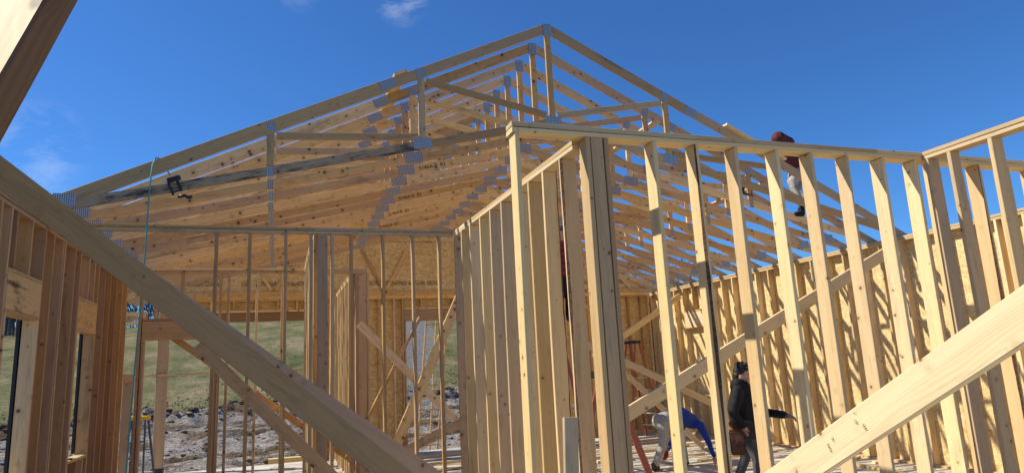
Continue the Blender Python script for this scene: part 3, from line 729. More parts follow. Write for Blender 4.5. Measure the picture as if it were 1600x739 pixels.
# ------------------------------------------------------------------ ladders
def stepladder(label, h, wb, spread, rail, stepm, capm, loc, rot=0, steps=None, group=None, depth=.07):
    t = thing('stepladder', label, 'ladder', loc, group)
    t.rotation_euler = (0, 0, rot)
    def P(x, y, z): return Matrix.Translation(Vector((x, y, z)))
    def lb(name, p0, p1, w, th, nr, mt):
        # built in the ladder's own frame
        o = board(name, p0, p1, w, th, nr, mt, None, warp=0, b=.002)
        o.parent = t; return o
    wt = wb*.55
    for s in (-1, 1):
        lb('rail', (spread/2, s*wb/2, 0), (.06, s*wt/2, h-.02), depth, .022, (0, 1, 0), rail)
        lb('rear_rail', (-spread/2, s*wb/2*.9, 0), (-.06, s*wt/2*.9, h-.02), depth*.7, .02, (0, 1, 0), rail)
        lb('spreader', (spread/2*.62, s*(wb*.40), h*.42), (-spread/2*.62, s*(wb*.38), h*.42), .02, .006, (0, 1, 0), stepm)
    n = steps or int(h/.3)
    for i in range(1, n+1):
        z = i*.29
        if z > h-.1: break
        k = z/h; w_ = wb+(wt-wb)*k; x = spread/2+(.06-spread/2)*k
        lb('step', (x, -w_/2, z), (x, w_/2, z), .08, .022, (0, 0, 1), stepm)
        if i % 2 == 1: lb('rear_rung', (-x, -w_/2*.9, z), (-x, w_/2*.9, z), .03, .02, (0, 0, 1), rail)
    bm = bmesh.new(); bmesh.ops.create_cube(bm, size=1); bmesh.ops.scale(bm, vec=(.2, wt+.07, .07), verts=bm.verts)
    bmesh.ops.bevel(bm, geom=bm.edges[:], offset=.012, segments=2, affect='EDGES')
    c = from_bm('top_cap', bm, capm); c.parent = t; c.matrix_local = Matrix.Translation((0, 0, h))
    return t
ORANGE = flat('red_fiberglass', (.34, .085, .045), .5); ALU = flat('aluminium', (.62, .62, .60), .4, .6)
YEL = flat('yellow_plastic', (.85, .50, .02), .5); BLUEF = flat('dark_blue_fiberglass', (.035, .06, .10), .5)
stepladder('tall orange stepladder with a black cap standing in the far back corner', 2.33, .62, 1.05, ORANGE, ALU, BLACK, (8.42, 15.1, 0), rot=.25)
stepladder('red stepladder half hidden behind the triple post of the big partition', 1.75, .5, 1.25, ORANGE, ALU, BLACK, (3.2, 6.5, 0), rot=0)
stepladder('small stepladder with a yellow cap and dark blue rails, left of the door post', 1.28, .45, .7, BLUEF, ALU, YEL, (-2.36, 14.3, 0), rot=1.45)
stepladder('ladder under the plaid shirted worker, seen through the receding studs', 2.75, .6, 1.2, ORANGE, ALU, BLACK, (4.6, 11.25, 0), rot=.1)
# home made ladder outside the doorway
lt = thing('wooden_ladder', 'site built wooden ladder leaning outside the back doorway', 'ladder', (3.9, 18, -.42))
yt, yb_ = 17.2, 18.3
LP = ((3.66, 3.52), (3.92, 3.86), (4.22, 4.06))
for xt, xb in LP: board('rail', (xb, yb_, -.42), (xt, yt, 3.35), .045, .035, (0, 1, 0), W_NEW, lt)
for k in range(11):
    z = -.05+k*.31; u = (z+.42)/3.77; yy = yb_+(yt-yb_)*u-.04
    board('rung', (3.5+.14*u-.03, yy, z), (4.08+.16*u+.03, yy, z+.01), .035, .02, (0, 1, 0), W_NEW, lt)

# ------------------------------------------------------------------ hose, cord, tools
TEAL = flat('teal_rubber', (.05, .33, .33), .45); DGREY = flat('dark_cord_rubber', (.06, .075, .08), .5)
hx = -1.37
hp = [(-1.30, 9.0, ztop(-1.30)-.03), (-1.315, 8.75, ztop(-1.32)+.0), (-1.325, 8.55, ztop(-1.33)+.018), (-1.335, 8.42, ztop(-1.335)+.022), (-1.36, 8.345, ztop(-1.36)+.012), (-1.385, 8.31, ztop(-1.38)-.06), (-1.40, 8.30, 4.1), (-1.405, 8.30, 3.7), (-1.41, 8.31, 3.3), (-1.42, 8.33, 2.9), (-1.45, 8.35, 2.2)]
hp += [(-1.47, 8.35, 1.5), (-1.48, 8.33, .8), (-1.5, 8.3, .15), (-1.53, 8.22, .02), (-1.7, 8.0, .012), (-2.0, 7.6, .012)]
tag(tube('air_hose', hp, .0085, TEAL), 'teal air hose hooked over the front truss and hanging down', 'hose')
tag(tube('safety_rope', [(8.75, 9.2, 4.62), (8.76, 9.15, 4.3), (8.75, 9.16, 3.2), (8.76, 9.15, 1.6), (8.75, 9.16, .02)], .006, TEAL), 'thin line hanging from the right trusses to the floor', 'rope')
def nailer(label, loc, rz, tilt, s=1.0):
    t = thing('nail_gun', label, 'nail gun', loc); t.rotation_euler = (0, tilt, rz); t.scale = (s, s, s)
    def add(name, parts, mat):
        bm = bmesh.new()
        for (c, sz) in parts:
            r_ = bmesh.ops.create_cube(bm, size=1); bmesh.ops.scale(bm, vec=sz, verts=r_['verts']); bmesh.ops.translate(bm, vec=c, verts=r_['verts'])
        bmesh.ops.bevel(bm, geom=bm.edges[:], offset=.004, segments=2, affect='EDGES')
        o = from_bm(name, bm, mat); o.parent = t; o.matrix_local = Matrix(); return o
    add('body', [((0, 0, .13), (.075, .07, .2))], BLACK)
    add('nose', [((0, 0, .0), (.03, .03, .09))], ALU)
    add('handle', [((.12, 0, .17), (.2, .036, .04))], BLACK)
    add('magazine', [((.13, 0, .035), (.24, .022, .035))], BLACK)
    add('strut', [((.205, 0, .10), (.022, .022, .12))], BLACK)
    return t
def truss_tool(label, loc):
    return nailer(label, loc, 0, 0)
nailer('black nail gun hung on the lower chord of the front truss at the left', (-1.25, 8.335, 4.16), R(10), R(68), .72)
tag(tube('tool_hook', [(-1.11, 8.33, 3.98), (-1.04, 8.33, 4.0), (-1.0, 8.33, 3.975), (-.96, 8.33, 3.99)], .018, BLACK), 'black hook tool just under the nail gun at the left', 'tool')
nailer('black nail gun left on a rafter beside the roofer', (7.30, 9.0, zbot(7.3)+.17), 0, R(12), .95)
t = thing('utility_knife', 'black and white utility knife lying on the second window sill', 'knife', (-2.5, 10.35, .985))
box('handle', (-2.56, 10.28, .984), (-2.44, 10.32, 1.006), BLACK, t, .004)
box('blade_guard', (-2.44, 10.285, .985), (-2.36, 10.315, 1.003), ALU, t, .003)
tag(box('tape_patch', (XL-.12, 10.118+.90, 1.36), (XL-.05, 10.1215+.90, 1.46), BLACK), 'small black tape patch on the jamb of the second window', 'tape')

# ------------------------------------------------------------------ loose lumber and debris on the floor
lone('loose_board', 'long board lying on the slab under the doorway', 'board', (2.3, 15.2, .02), (5.9, 15.5, .02), .14, .038, (0, 0, 1), W_NEW, 'boards on the floor of the back room')
lone('loose_board', 'second long board on the slab, nearer than the first', 'board', (2.2, 14.2, .02), (5.6, 13.9, .02), .09, .038, (0, 0, 1), W_NEW, 'boards on the floor of the back room')
lone('loose_board', 'board lying across others on the slab beyond the crossed braces', 'board', (1.9, 12.9, .02), (4.4, 13.35, .05), .14, .038, (0, 0, 1), W_TRUSS, 'boards on the floor of the back room')
lone('loose_beam', 'short thick beam resting on the gravel outside the wide opening', 'beam', (-.15, 17.35, -.02), (1.3, 17.3, -.02), .2, .13, (0, 0, 1), W_NEW)
for k, (x, y, a, L) in enumerate(((7.2, 12.9, .2, 2.6), (6.9, 12.0, -.15, 2.2), (8.3, 11.2, .1, 1.9), (7.6, 14.2, .05, 3.0), (8.8, 13.4, -.3, 1.6), (6.2, 9.3, .1, 2.0), (8.4, 9.6, .4, 1.4), (9.0, 8.7, 1.4, 2.0))):
    lab = ['long board flat on the slab behind the bent worker', 'board on the slab crossing beneath the bent worker', 'board on the slab right of the reaching hand', 'longest scrap board near the far back corner', 'short board beside the foot of the right wall', 'board at the feet of the standing worker', 'short scrap board right of the standing worker', 'board lying along the foot of the right wall, nearest the camera'][k]
    lone('loose_board', lab, 'board', (x-L/2*math.cos(a), y-L/2*math.sin(a), .0195), (x+L/2*math.cos(a), y+L/2*math.sin(a), .0195), .09 if k % 2 else .14, .038, (0, 0, 1), W_NEW, 'loose boards on the right room floor')
for k, (x, y, a) in enumerate(((9.6, 8.4, .3), (9.55, 9.1, -.2), (9.65, 9.7, .5), (9.5, 10.4, 0), (9.6, 11.1, .7), (9.62, 12.0, -.4), (9.5, 12.9, .2))):
    lone('wood_offcut', 'stubby offcut lying along the foot of the sunlit outside wall', 'offcut', (x-.12*math.cos(a), y-.12*math.sin(a), .0195), (x+.12*math.cos(a), y+.12*math.sin(a), .0195), .09, .038, (0, 0, 1), W_NEW, 'offcuts along the right wall')
bm = bmesh.new()
for k in range(420):
    x, y = random.uniform(2.6, 9.7), random.uniform(6.5, 16.2)
    if random.random() < .3: x = random.uniform(-2.2, 3)
    L, w = random.uniform(.03, .14), random.uniform(.01, .04)
    r_ = bmesh.ops.create_cube(bm, size=1); bmesh.ops.scale(bm, vec=(L, w, .008), verts=r_['verts'])
    bmesh.ops.rotate(bm, cent=(0, 0, 0), matrix=Matrix.Rotation(random.uniform(0, 6.28), 3, 'Z'), verts=r_['verts']); bmesh.ops.translate(bm, vec=(x, y, .0055+random.uniform(0, .004)), verts=r_['verts'])
tag(from_bm('wood_scraps', bm, flat('chip_wood', (.66, .48, .24), .8)), 'scattered chips and shavings over the slab', 'debris', kind='stuff')

# stones and clods of the turned earth
def clod(bm, x, y, z, s):
    r_ = bmesh.ops.create_icosphere(bm, subdivisions=1, radius=s)
    o = Vector((random.uniform(0, 99), 0, 0)); sc = (random.uniform(.8, 1.5), random.uniform(.7, 1.2), random.uniform(.45, .8))
    for v in r_['verts']:
        n_ = 1+.5*noise.noise(v.co*(1.4/s)+o); v.co = Vector((v.co.x*n_*sc[0]+x, v.co.y*n_*sc[1]+y, v.co.z*n_*sc[2]+z))
bm = bmesh.new()
for k in range(1500):
    x = random.uniform(-14, 12); y = random.uniform(18.6, edge_y(x))
    s = random.uniform(.02, .07)
    clod(bm, x, y, ground_z(x, y)+s*.2, s)
tag(from_bm('gravel_stones', bm, flat('stone', (.27, .265, .26), .9, bump=.4, scale=30, var=.35)), 'grey stones scattered over the bare ground', 'gravel', kind='stuff')
bm = bmesh.new()
for k in range(900):
    x = random.uniform(-14, 12); y = edge_y(x)+random.gauss(-.1, .45) if k < 500 else random.uniform(19.5, 28)
    s = random.uniform(.04, .14) if k < 500 else random.uniform(.03, .10)
    clod(bm, x, y, ground_z(x, y)+s*.25, s)
tag(from_bm('earth_clods', bm, flat('turned_earth', (.115, .078, .045), .98, bump=.8, scale=25, var=.5)), 'brown clods of turned earth along the edge of the grass', 'earth', kind='stuff')
# grass tufts near the earth edge
bm = bmesh.new()
for k in range(4000):
    x = random.uniform(-26, 16); y = edge_y(x)+.3+abs(random.gauss(0, 2.5))
    z = ground_z(x, y); h = random.uniform(.03, .08); a = random.uniform(0, 3.14); w = random.uniform(.03, .09)
    c, s_ = math.cos(a)*w, math.sin(a)*w; lx, ly = random.uniform(-.06, .06), random.uniform(-.06, .06)
    v0 = bm.verts.new((x-c, y-s_, z-.02)); v1 = bm.verts.new((x+c, y+s_, z-.02)); v2 = bm.verts.new((x+lx, y+ly, z+h)); bm.faces.new((v0, v1, v2))
tag(from_bm('grass_tufts', bm, flat('grass_blades', (.16, .18, .065), .9, scale=1.2, var=.4)), 'short patchy spring grass on the hillside', 'grass', kind='stuff')

# ------------------------------------------------------------------ hill fence and trees
WIREM = flat('fence_wood', (.22, .18, .14), .9)
def hillz(x, y): return ground_z(x, y)
fe = thing('wire_fence', 'thin wire fence with wooden posts along the crest of the hill', 'fence', (0, 88, hillz(0, 88)))
fx = [-60+3.4*k for k in range(36)]
for k, x in enumerate(fx):
    z = hillz(x, 88); board('fence_post', (x, 88, z-.2), (x+random.uniform(-.04, .04), 88, z+1.25), .1, .1, (0, 1, 0), WIREM, fe)
for hh in (.35, .7, 1.1):
    tube('fence_wire', [(x, 88, hillz(x, 88)+hh) for x in fx], .012, WIREM, fe, 4)
BARKT = flat('tree_bark', (.115, .10, .085), .95, var=.3)
def tree_parts(seed, h, dense):
    rnd = random.Random(seed); tv = []; 
    bt, bc = bmesh.new(), bmesh.new()
    def limb(bm, p, d, L, r0, depth, maxd):
        n = 3; prev = None; q = p.copy(); dd = d.copy()
        sides = 5 if depth < 2 else 3
        for i in range(n+1):
            a = dd.cross(Vector((0.3, .9, .1))).normalized(); c = dd.cross(a)
            r = r0*(1-.65*i/n)
            ring = [bm.verts.new(q+(a*math.cos(6.283*k/sides)+c*math.sin(6.283*k/sides))*r) for k in range(sides)]
            if prev:
                for k in range(sides): bm.faces.new((prev[k], prev[(k+1) % sides], ring[(k+1) % sides], ring[k]))
            prev = ring
            if i < n:
                q = q+dd*(L/n); dd = (dd+Vector((rnd.uniform(-.22, .22), rnd.uniform(-.22, .22), rnd.uniform(-.05, .14)))).normalized()
            if depth < maxd and i >= 1:
                for _ in range(dense if depth else dense+1):
                    ph = rnd.uniform(0, 6.28); nd = (dd*rnd.uniform(.35, .8)+Vector((math.cos(ph), math.sin(ph), rnd.uniform(-.05, .5)))*.75).normalized()
                    limb(bc, q.copy(), nd, L*rnd.uniform(.45, .68), r*.5, depth+1, maxd)
    limb(bt, Vector((0, 0, 0)), Vector((rnd.uniform(-.05, .05), 0, 1)), h*.62, h*.022, 0, 4)
    return bt, bc
protos = []
def make_tree(seed, h, dense, loc, label, group):
    t = thing('bare_tree', label, 'tree', loc, group)
    bt, bc = tree_parts(seed, h, dense)
    for nm, b_ in (('trunk', bt), ('crown', bc)):
        o = from_bm(nm, b_, BARKT); o.parent = t; o.matrix_local = Matrix()
    return t
LG, GG = 'bare grey tree in the wood at the left end of the hill', 'wood at the left of the hill'
rnd = random.Random(3)
pr = [make_tree(11+i, 10, 2, (0, 0, 0), LG, GG) for i in range(4)]
n_ = 0
for k in range(120):
    x = rnd.uniform(-88, -21); y = 92+rnd.uniform(0, 30)+ (x+60)*.1
    if x > -34 and rnd.random() < .35: continue
    loc = (x, y, hillz(x, y)-.1)
    if n_ < 4: t = pr[n_]; t.location = loc
    else: t = copy_thing(pr[n_ % 4], loc)
    t.rotation_euler = (0, 0, rnd.uniform(0, 6.28)); s = rnd.uniform(.9, 1.5); t.scale = (s, s, s); n_ += 1
for k in range(46):
    x = -20+k*1.25+rnd.uniform(-.6, .6); y = 110+rnd.uniform(0, 14)
    t = copy_thing(pr[k % 4], (x, y, hillz(x, y)-.3)); t['label'] = 'bare tree beyond the hilltop fence, seen under the long beam'; t['group'] = 'trees beyond the hilltop fence'
    t.rotation_euler = (0, 0, rnd.uniform(0, 6.28)); s = rnd.uniform(.45, .7); t.scale = (s, s, s)
for (x, y, s) in ((33, 50, 1.15), (30.5, 52, 1.0), (37, 54, 1.2), (27, 47, .95)):
    t = copy_thing(pr[int(x) % 4], (x, y, hillz(x, y)-.3)); t['label'] = 'bare tree whose twigs show through the far right trusses'; t['group'] = 'trees behind the right trusses'
    z0 = hillz(x, y); t.scale = (s, s, s); s2 = max(.4, (10.9-z0)/9.4*s/1.1); t.scale = (s2, s2, s2)

bm = bmesh.new(); rnd = random.Random(5)
for k in range(22000):
    x = rnd.uniform(-95, -13); y = 98+rnd.uniform(0, 32)
    hh = 9.5+2.2*noise.noise(Vector((x*.25, 0, 3)))
    z = ground_z(x, min(y, 118))+rnd.random()**.8*hh
    a, b_ = rnd.uniform(0, 3.14), rnd.uniform(.25, .95)
    c = Vector((math.cos(a)*.5, math.sin(a)*.3, 1.0))*b_
    v0 = bm.verts.new((x, y, z-.3)); v1 = bm.verts.new((x+.13*b_+.03, y, z-.2)); v2 = bm.verts.new(Vector((x, y, z))+c); bm.faces.new((v0, v1, v2))
tag(from_bm('distant_wood', bm, BARKT), 'dense grey brown wood closing the view beyond the left windows', 'wood', kind='stuff')

# ------------------------------------------------------------------ people
def sphere_pts(c, r, sq=(1, 1, 1), rot=None):
    out = []
    for i in range(7):
        th = math.pi*i/6
        for k in range(10):
            v = Vector((math.sin(th)*math.cos(k*.6283)*sq[0], math.sin(th)*math.sin(k*.6283)*sq[1], math.cos(th)*sq[2]))*r
            if rot: v = rot @ v
            out.append(Vector(c)+v)
    return out
def blend(name, prims, mat, parent, vox=.016, smooth=3):
    """one continuous skin grown over tapered limbs and ovals"""
    bm = bmesh.new()
    for p in prims:
        if p[0] == 'c': pts = sphere_pts(p[1], p[3])+sphere_pts(p[2], p[4])
        else: pts = sphere_pts(p[1], 1, p[2], p[3] if len(p) > 3 else None)
        vs = [bm.verts.new(q) for q in pts]
        r_ = bmesh.ops.convex_hull(bm, input=vs)
        junk = [e for e in r_['geom_interior'] if isinstance(e, bmesh.types.BMVert)]
        bmesh.ops.delete(bm, geom=[v for v in junk if v.is_valid], context='VERTS')
    bmesh.ops.delete(bm, geom=[v for v in bm.verts if not v.link_faces], context='VERTS')
    me = bpy.data.meshes.new(name); bm.to_mesh(me); bm.free()
    o = bpy.data.objects.new(name, me); COL.objects.link(o)
    r1 = o.modifiers.new('r', 'REMESH'); r1.mode = 'VOXEL'; r1.voxel_size = vox
    s1 = o.modifiers.new('s', 'SMOOTH'); s1.iterations = smooth; s1.factor = .6
    dg = bpy.context.evaluated_depsgraph_get(); nm = bpy.data.meshes.new_from_object(o.evaluated_get(dg))
    bpy.data.objects.remove(o)
    for p in nm.polygons: p.use_smooth = True
    nm.name = name; nm.materials.clear(); nm.materials.append(mat)
    return link(name, nm, mat, parent)
def folds(name, col, amt=.9, sc=9, rough=.85, var=.12):
    m = flat(name, col, rough, bump=amt, scale=sc, var=var)
    for n_ in m.node_tree.nodes:
        if n_.type == 'BUMP': n_.inputs['Distance'].default_value = .03
    return m
SKIN = flat('skin', (.56, .30, .20), .5, var=.06); HAIR = flat('dark_hair', (.012, .010, .009), .6, bump=.9, scale=40, var=.5)
BLKCLOTH = folds('black_fleece', (.0055, .0055, .0065)); GREYJ = folds('charcoal_work_trousers', (.07, .072, .078)); LEATH = folds('brown_leather', (.10, .038, .02), .6, 14)
BLUEC = folds('blue_sweatshirt', (.012, .045, .30)); STONE = folds('stone_coloured_trousers', (.40, .37, .30)); MAROON = folds('maroon_hood', (.10, .018, .024))
def plaid_mat():
    m, n, l, b = newmat('red_plaid'); M = lambda *a, **k: mth(n, l, *a, **k)
    g = n.new('ShaderNodeNewGeometry'); s = n.new('ShaderNodeSeparateXYZ'); l.new(g.outputs['Position'], s.inputs[0])
    a = M('GREATER_THAN', M('FRACT', M('MULTIPLY', s.outputs[2], 9.0)), .5); c = M('GREATER_THAN', M('FRACT', M('MULTIPLY', s.outputs[0], 9.0)), .5)
    f = M('MULTIPLY', M('ADD', a, c), .5)
    r = n.new('ShaderNodeValToRGB'); r.color_ramp.elements[0].color = (.35, .02, .02, 1); r.color_ramp.elements[1].color = (.02, .015, .015, 1); l.new(f, r.inputs[0]); l.new(r.outputs[0], b.inputs['Base Color'])
    b.inputs['Roughness'].default_value = .9
    return m
PLAID = plaid_mat()
CAMO = folds('pale_patterned_trousers', (.36, .33, .27), .9, 9, var=.6)
GLOVE = flat('grey_glove', (.10, .10, .11), .8, bump=.5)
def hand(name, wrist, dirv, palmn, mat, parent, s=1.0, curl=.5, side=1):
    """palm, four unequal bent fingers and a thumb leaving the side of the palm"""
    w = Vector(wrist); d = Vector(dirv).normalized(); n = Vector(palmn); n = (n-d*n.dot(d)).normalized(); b = d.cross(n)*side
    pr = [('c', w, w+d*.035*s, .026*s, .030*s)]
    for k, (off, L) in enumerate(((-.028, .075), (-.009, .085), (.010, .080), (.028, .062))):
        base = w+d*.075*s+b*off*s
        pr.append(('c', w+d*.03*s+b*off*.7*s, base, .017*s, .012*s))
        m1 = base+(d*math.cos(curl)+n*math.sin(curl))*L*.5*s
        m2 = m1+(d*math.cos(curl*2.2)+n*math.sin(curl*2.2))*L*.5*s
        pr += [('c', base, m1, .0105*s, .0095*s), ('c', m1, m2, .0095*s, .008*s)]
    t0_ = w+d*.02*s-b*.03*s; t1_ = t0_+(d*.5-b*.8+n*.3).normalized()*.035*s; t2_ = t1_+(d*.9-b*.2+n*.5).normalized()*.035*s
    pr += [('c', t0_, t1_, .015*s, .012*s), ('c', t1_, t2_, .012*s, .009*s)]
    return blend(name, pr, mat, parent, .0055*s, 2)

# --- the standing man in the black hoodie
P1 = thing('person', 'man standing in a black hoodie and brown tool belt, gloved hand held out', 'person', (6.25, 8.2, 0))
hc = Vector((6.285, 8.19, 1.585)); HS = 1.14; P1.rotation_euler = (0, 0, R(-35))
fd = Vector((.97, -.05, -.27)).normalized(); fs = Vector((fd.y, -fd.x, 0)).normalized(); fu = fs.cross(fd).normalized()
if fu.z < 0: fu = -fu
Rh = Matrix((fd, fs, fu)).transposed()
def hp_(x, y, z): return hc+Rh @ Vector((x*HS, y*HS, z*HS))
blend('body', [('e', hc, (.112, .09, .132), Rh), ('c', hp_(.03, 0, -.07), hp_(.055, 0, -.095), .055, .032), ('c', hp_(.092, 0, .005), hp_(.112, 0, -.028), .010, .016),
    ('c', hp_(.088, -.03, -.068), hp_(.088, .03, -.068), .014, .014), ('c', hp_(.07, -.045, -.02), hp_(.07, -.045, -.02), .024, .024), ('c', hp_(.07, .045, -.02), hp_(.07, .045, -.02), .024, .024),
    ('c', hp_(.078, -.045, .035), hp_(.078, .045, .035), .015, .015), ('e', hp_(-.005, .08, -.01), (.016, .008, .03), Rh), ('e', hp_(-.005, -.08, -.01), (.016, .008, .03), Rh),
    ('c', hp_(-.03, 0, -.06), Vector((6.29, 8.2, 1.42)), .055, .062), ('c', Vector((6.29, 8.2, 1.42)), Vector((6.22, 8.2, 1.0)), .10, .10),
    ('c', (6.80, 8.22, 1.02), (6.7, 8.25, 1.03), .026, .03)], SKIN, P1, .0075, 2)
blend('hair', [('e', hp_(-.032, 0, .052), (.104, .098, .096), Rh), ('e', hp_(-.06, 0, -.005), (.065, .088, .095), Rh), ('c', hp_(.045, -.04, .10), hp_(.05, .04, .105), .03, .03), ('e', hp_(.0, 0, .10), (.075, .06, .035), Rh),
    ('c', hp_(.03, .03, .105), hp_(-.03, -.02, .115), .026, .03)]+[('c', hp_(-.03+.085*math.cos(a)*math.cos(b), .085*math.sin(a)*math.cos(b), .055+.085*math.sin(b)), hp_(-.02+.125*math.cos(a+.3)*math.cos(b), .118*math.sin(a+.3)*math.cos(b), .06+.122*math.sin(b)), .022, .006) for a, b in [(random.uniform(0, 6.28), random.uniform(.25, 1.4)) for _ in range(34)]], HAIR, P1, .008, 1)
for sgn in (-1, 1):
    blend('eyebrow', [('c', hp_(.093, sgn*.018, .034), hp_(.085, sgn*.048, .036), .0055, .004)], HAIR, P1, .004, 1)
    blend('eye', [('e', hp_(.0885, sgn*.032, .012), (.006, .012, .0055), Rh)], flat('eye', (.03, .02, .015), .3), P1, .003, 1)
blend('lips', [('c', hp_(.100, -.02, -.069), hp_(.100, .02, -.069), .0055, .0055)], flat('lips', (.34, .12, .10), .5), P1, .004, 1)
blend('hoodie', [('c', (6.27, 8.2, 1.33), (6.22, 8.2, 1.15), .18, .19), ('c', (6.22, 8.2, 1.15), (6.24, 8.2, .94), .19, .19), ('c', (6.20, 8.1, 1.48), (6.30, 8.1, 1.45), .085, .075), ('c', (6.18, 8.25, 1.47), (6.3, 8.22, 1.45), .08, .07), ('c', (6.20, 8.02, 1.36), (6.20, 8.38, 1.36), .085, .085),
    ('e', (6.22, 8.2, 1.44), (.125, .13, .065)), ('c', (6.17, 8.13, 1.46), (6.20, 8.30, 1.45), .055, .055), ('c', (6.33, 8.12, 1.43), (6.35, 8.26, 1.42), .05, .05),
    ('c', (6.19, 8.0, 1.36), (6.10, 7.93, 1.10), .085, .064), ('c', (6.10, 7.93, 1.10), (6.22, 7.93, .92), .064, .046),
    ('c', (6.24, 8.4, 1.35), (6.44, 8.40, 1.08), .08, .062), ('c', (6.44, 8.4, 1.08), (6.78, 8.24, 1.03), .066, .058)], BLKCLOTH, P1, .018, 5)
blend('trousers', [('c', (6.24, 8.12, .90), (6.24, 8.28, .90), .145, .145), ('c', (6.25, 8.1, .84), (6.36, 8.05, .46), .105, .075), ('c', (6.36, 8.05, .46), (6.34, 8.02, .10), .075, .062),
    ('c', (6.23, 8.3, .84), (6.22, 8.34, .46), .105, .075), ('c', (6.22, 8.34, .46), (6.05, 8.36, .10), .072, .06)], GREYJ, P1, .015, 3)
for (x, y) in ((6.35, 8.02), (6.06, 8.36)):
    blend('boot', [('c', (x-.03, y, .10), (x-.03, y, .055), .062, .055), ('c', (x-.03, y, .05), (x+.16, y-.03, .042), .052, .042)], LEATH, P1, .012, 2)
blend('tool_belt', [('c', (6.12, 8.02, .915), (6.38, 8.02, .90), .06, .06), ('c', (6.38, 8.02, .9), (6.42, 8.3, .9), .05, .05), ('c', (6.12, 8.02, .915), (6.08, 8.3, .92), .05, .05)], LEATH, P1, .012, 2)
pch = box('tool_pouch', (6.00, 7.80, .56), (6.22, 7.92, .88), LEATH, P1, .025)
box('pouch_pocket', (6.02, 7.745, .56), (6.20, 7.802, .72), LEATH, pch, .02)
box('tape_measure', (6.28, 7.86, .75), (6.38, 7.93, .86), BLACK, P1, .015)
hand('glove', (6.80, 8.23, 1.02), (1, -.1, -.1), (0, -.25, -1), GLOVE, P1, 1.12, .55)
hand('hand', (6.22, 7.93, .91), (.5, 0, -.9), (0, 1, 0), SKIN, P1, 1.0, .5)

# --- the bent man in blue
P2 = thing('person', 'man in a blue sweatshirt and pale trousers bent double, reaching to the floor', 'person', (6.5, 10.7, 0))
blend('body', [('c', (7.22, 10.95, .72), (7.31, 11.08, .66), .055, .055), ('e', (7.34, 11.14, .62), (.085, .10, .10)), ('c', (7.37, 11.2, .56), (7.40, 11.2, .53), .03, .014),
    ('c', (7.20, 10.9, .72), (6.6, 10.74, .86), .10, .10), ('c', (7.36, 10.63, .14), (7.33, 10.66, .3), .026, .034), ('c', (6.56, 10.86, .26), (6.62, 10.89, .34), .026, .034)], SKIN, P2, .011, 2)
blend('hair', [('e', (7.33, 11.13, .655), (.09, .105, .09))], HAIR, P2, .012, 1)
blend('sweatshirt', [('c', (6.60, 10.72, .875), (6.88, 10.78, .87), .125, .145), ('c', (6.88, 10.78, .87), (7.14, 10.87, .74), .15, .135), ('c', (7.17, 10.72, .70), (7.10, 11.02, .72), .085, .085), ('e', (7.2, 10.93, .69), (.085, .09, .07)),
    ('c', (7.20, 10.70, .69), (7.31, 10.66, .40), .078, .055), ('c', (7.31, 10.66, .40), (7.37, 10.63, .14), .055, .036),
    ('c', (7.06, 11.02, .70), (6.80, 10.98, .47), .078, .055), ('c', (6.80, 10.98, .47), (6.60, 10.88, .30), .055, .04)], BLUEC, P2, .014, 3)
blend('trousers', [('c', (6.43, 10.62, .80), (6.46, 10.82, .80), .15, .15), ('c', (6.46, 10.72, .82), (6.60, 10.74, .85), .145, .13),
    ('c', (6.38, 10.60, .76), (6.34, 10.58, .44), .11, .08), ('c', (6.34, 10.58, .44), (6.17, 10.62, .11), .078, .062),
    ('c', (6.50, 10.84, .76), (6.84, 10.80, .47), .11, .085), ('c', (6.84, 10.80, .47), (6.86, 10.76, .11), .08, .064)], STONE, P2, .014, 3)
blend('belt', [('c', (6.57, 10.60, .94), (6.57, 10.86, .93), .035, .035), ('c', (6.57, 10.60, .94), (6.60, 10.60, .78), .03, .03)], BLKCLOTH, P2, .01, 1)
for (x, y) in ((6.17, 10.62), (6.86, 10.76)):
    blend('boot', [('c', (x-.02, y, .10), (x-.02, y, .055), .06, .054), ('c', (x-.02, y, .05), (x+.12, y+.13, .042), .05, .042)], LEATH, P2, .012, 2)
hand('hand', (7.37, 10.63, .15), (.25, 0, -1), (0, 1, 0), SKIN, P2, 1.05, .35)
hand('red_glove', (6.57, 10.865, .27), (-.35, 0, -1), (0, 1, 0), flat('red_glove', (.36, .03, .03), .8), P2, 1.15, .5)

# --- the roofer on the right trusses
P3 = thing('person', 'roofer in a maroon hood and pale trousers crouching on the right trusses', 'person', (8.55, 9.2, 4.2))
blend('body', [('e', (8.33, 9.16, 5.58), (.08, .08, .09)), ('c', (8.36, 9.16, 5.52), (8.50, 9.24, 5.45), .055, .07), ('c', (8.5, 9.24, 5.45), (8.8, 9.3, 5.1), .1, .1), ('c', (8.06, 9.03, 5.0), (8.12, 9.05, 5.06), .028, .034)], SKIN, P3, .012, 2)
blend('hooded_jacket', [('e', (8.44, 9.18, 5.585), (.17, .14, .14)), ('e', (8.33, 9.12, 5.60), (.135, .13, .135)), ('e', (8.55, 9.24, 5.575), (.20, .17, .13)), ('c', (8.42, 9.20, 5.56), (8.52, 9.25, 5.47), .10, .12), ('c', (8.50, 9.25, 5.46), (8.72, 9.3, 5.28), .15, .17), ('c', (8.72, 9.3, 5.28), (8.86, 9.32, 5.08), .17, .155),
    ('c', (8.46, 9.12, 5.44), (8.30, 9.02, 5.22), .08, .06), ('c', (8.30, 9.02, 5.22), (8.10, 9.04, 5.05), .06, .042),
    ('c', (8.50, 9.42, 5.42), (8.45, 9.5, 5.12), .08, .06), ('c', (8.45, 9.5, 5.12), (8.30, 9.5, 4.95), .06, .045)], MAROON, P3, .015, 3)
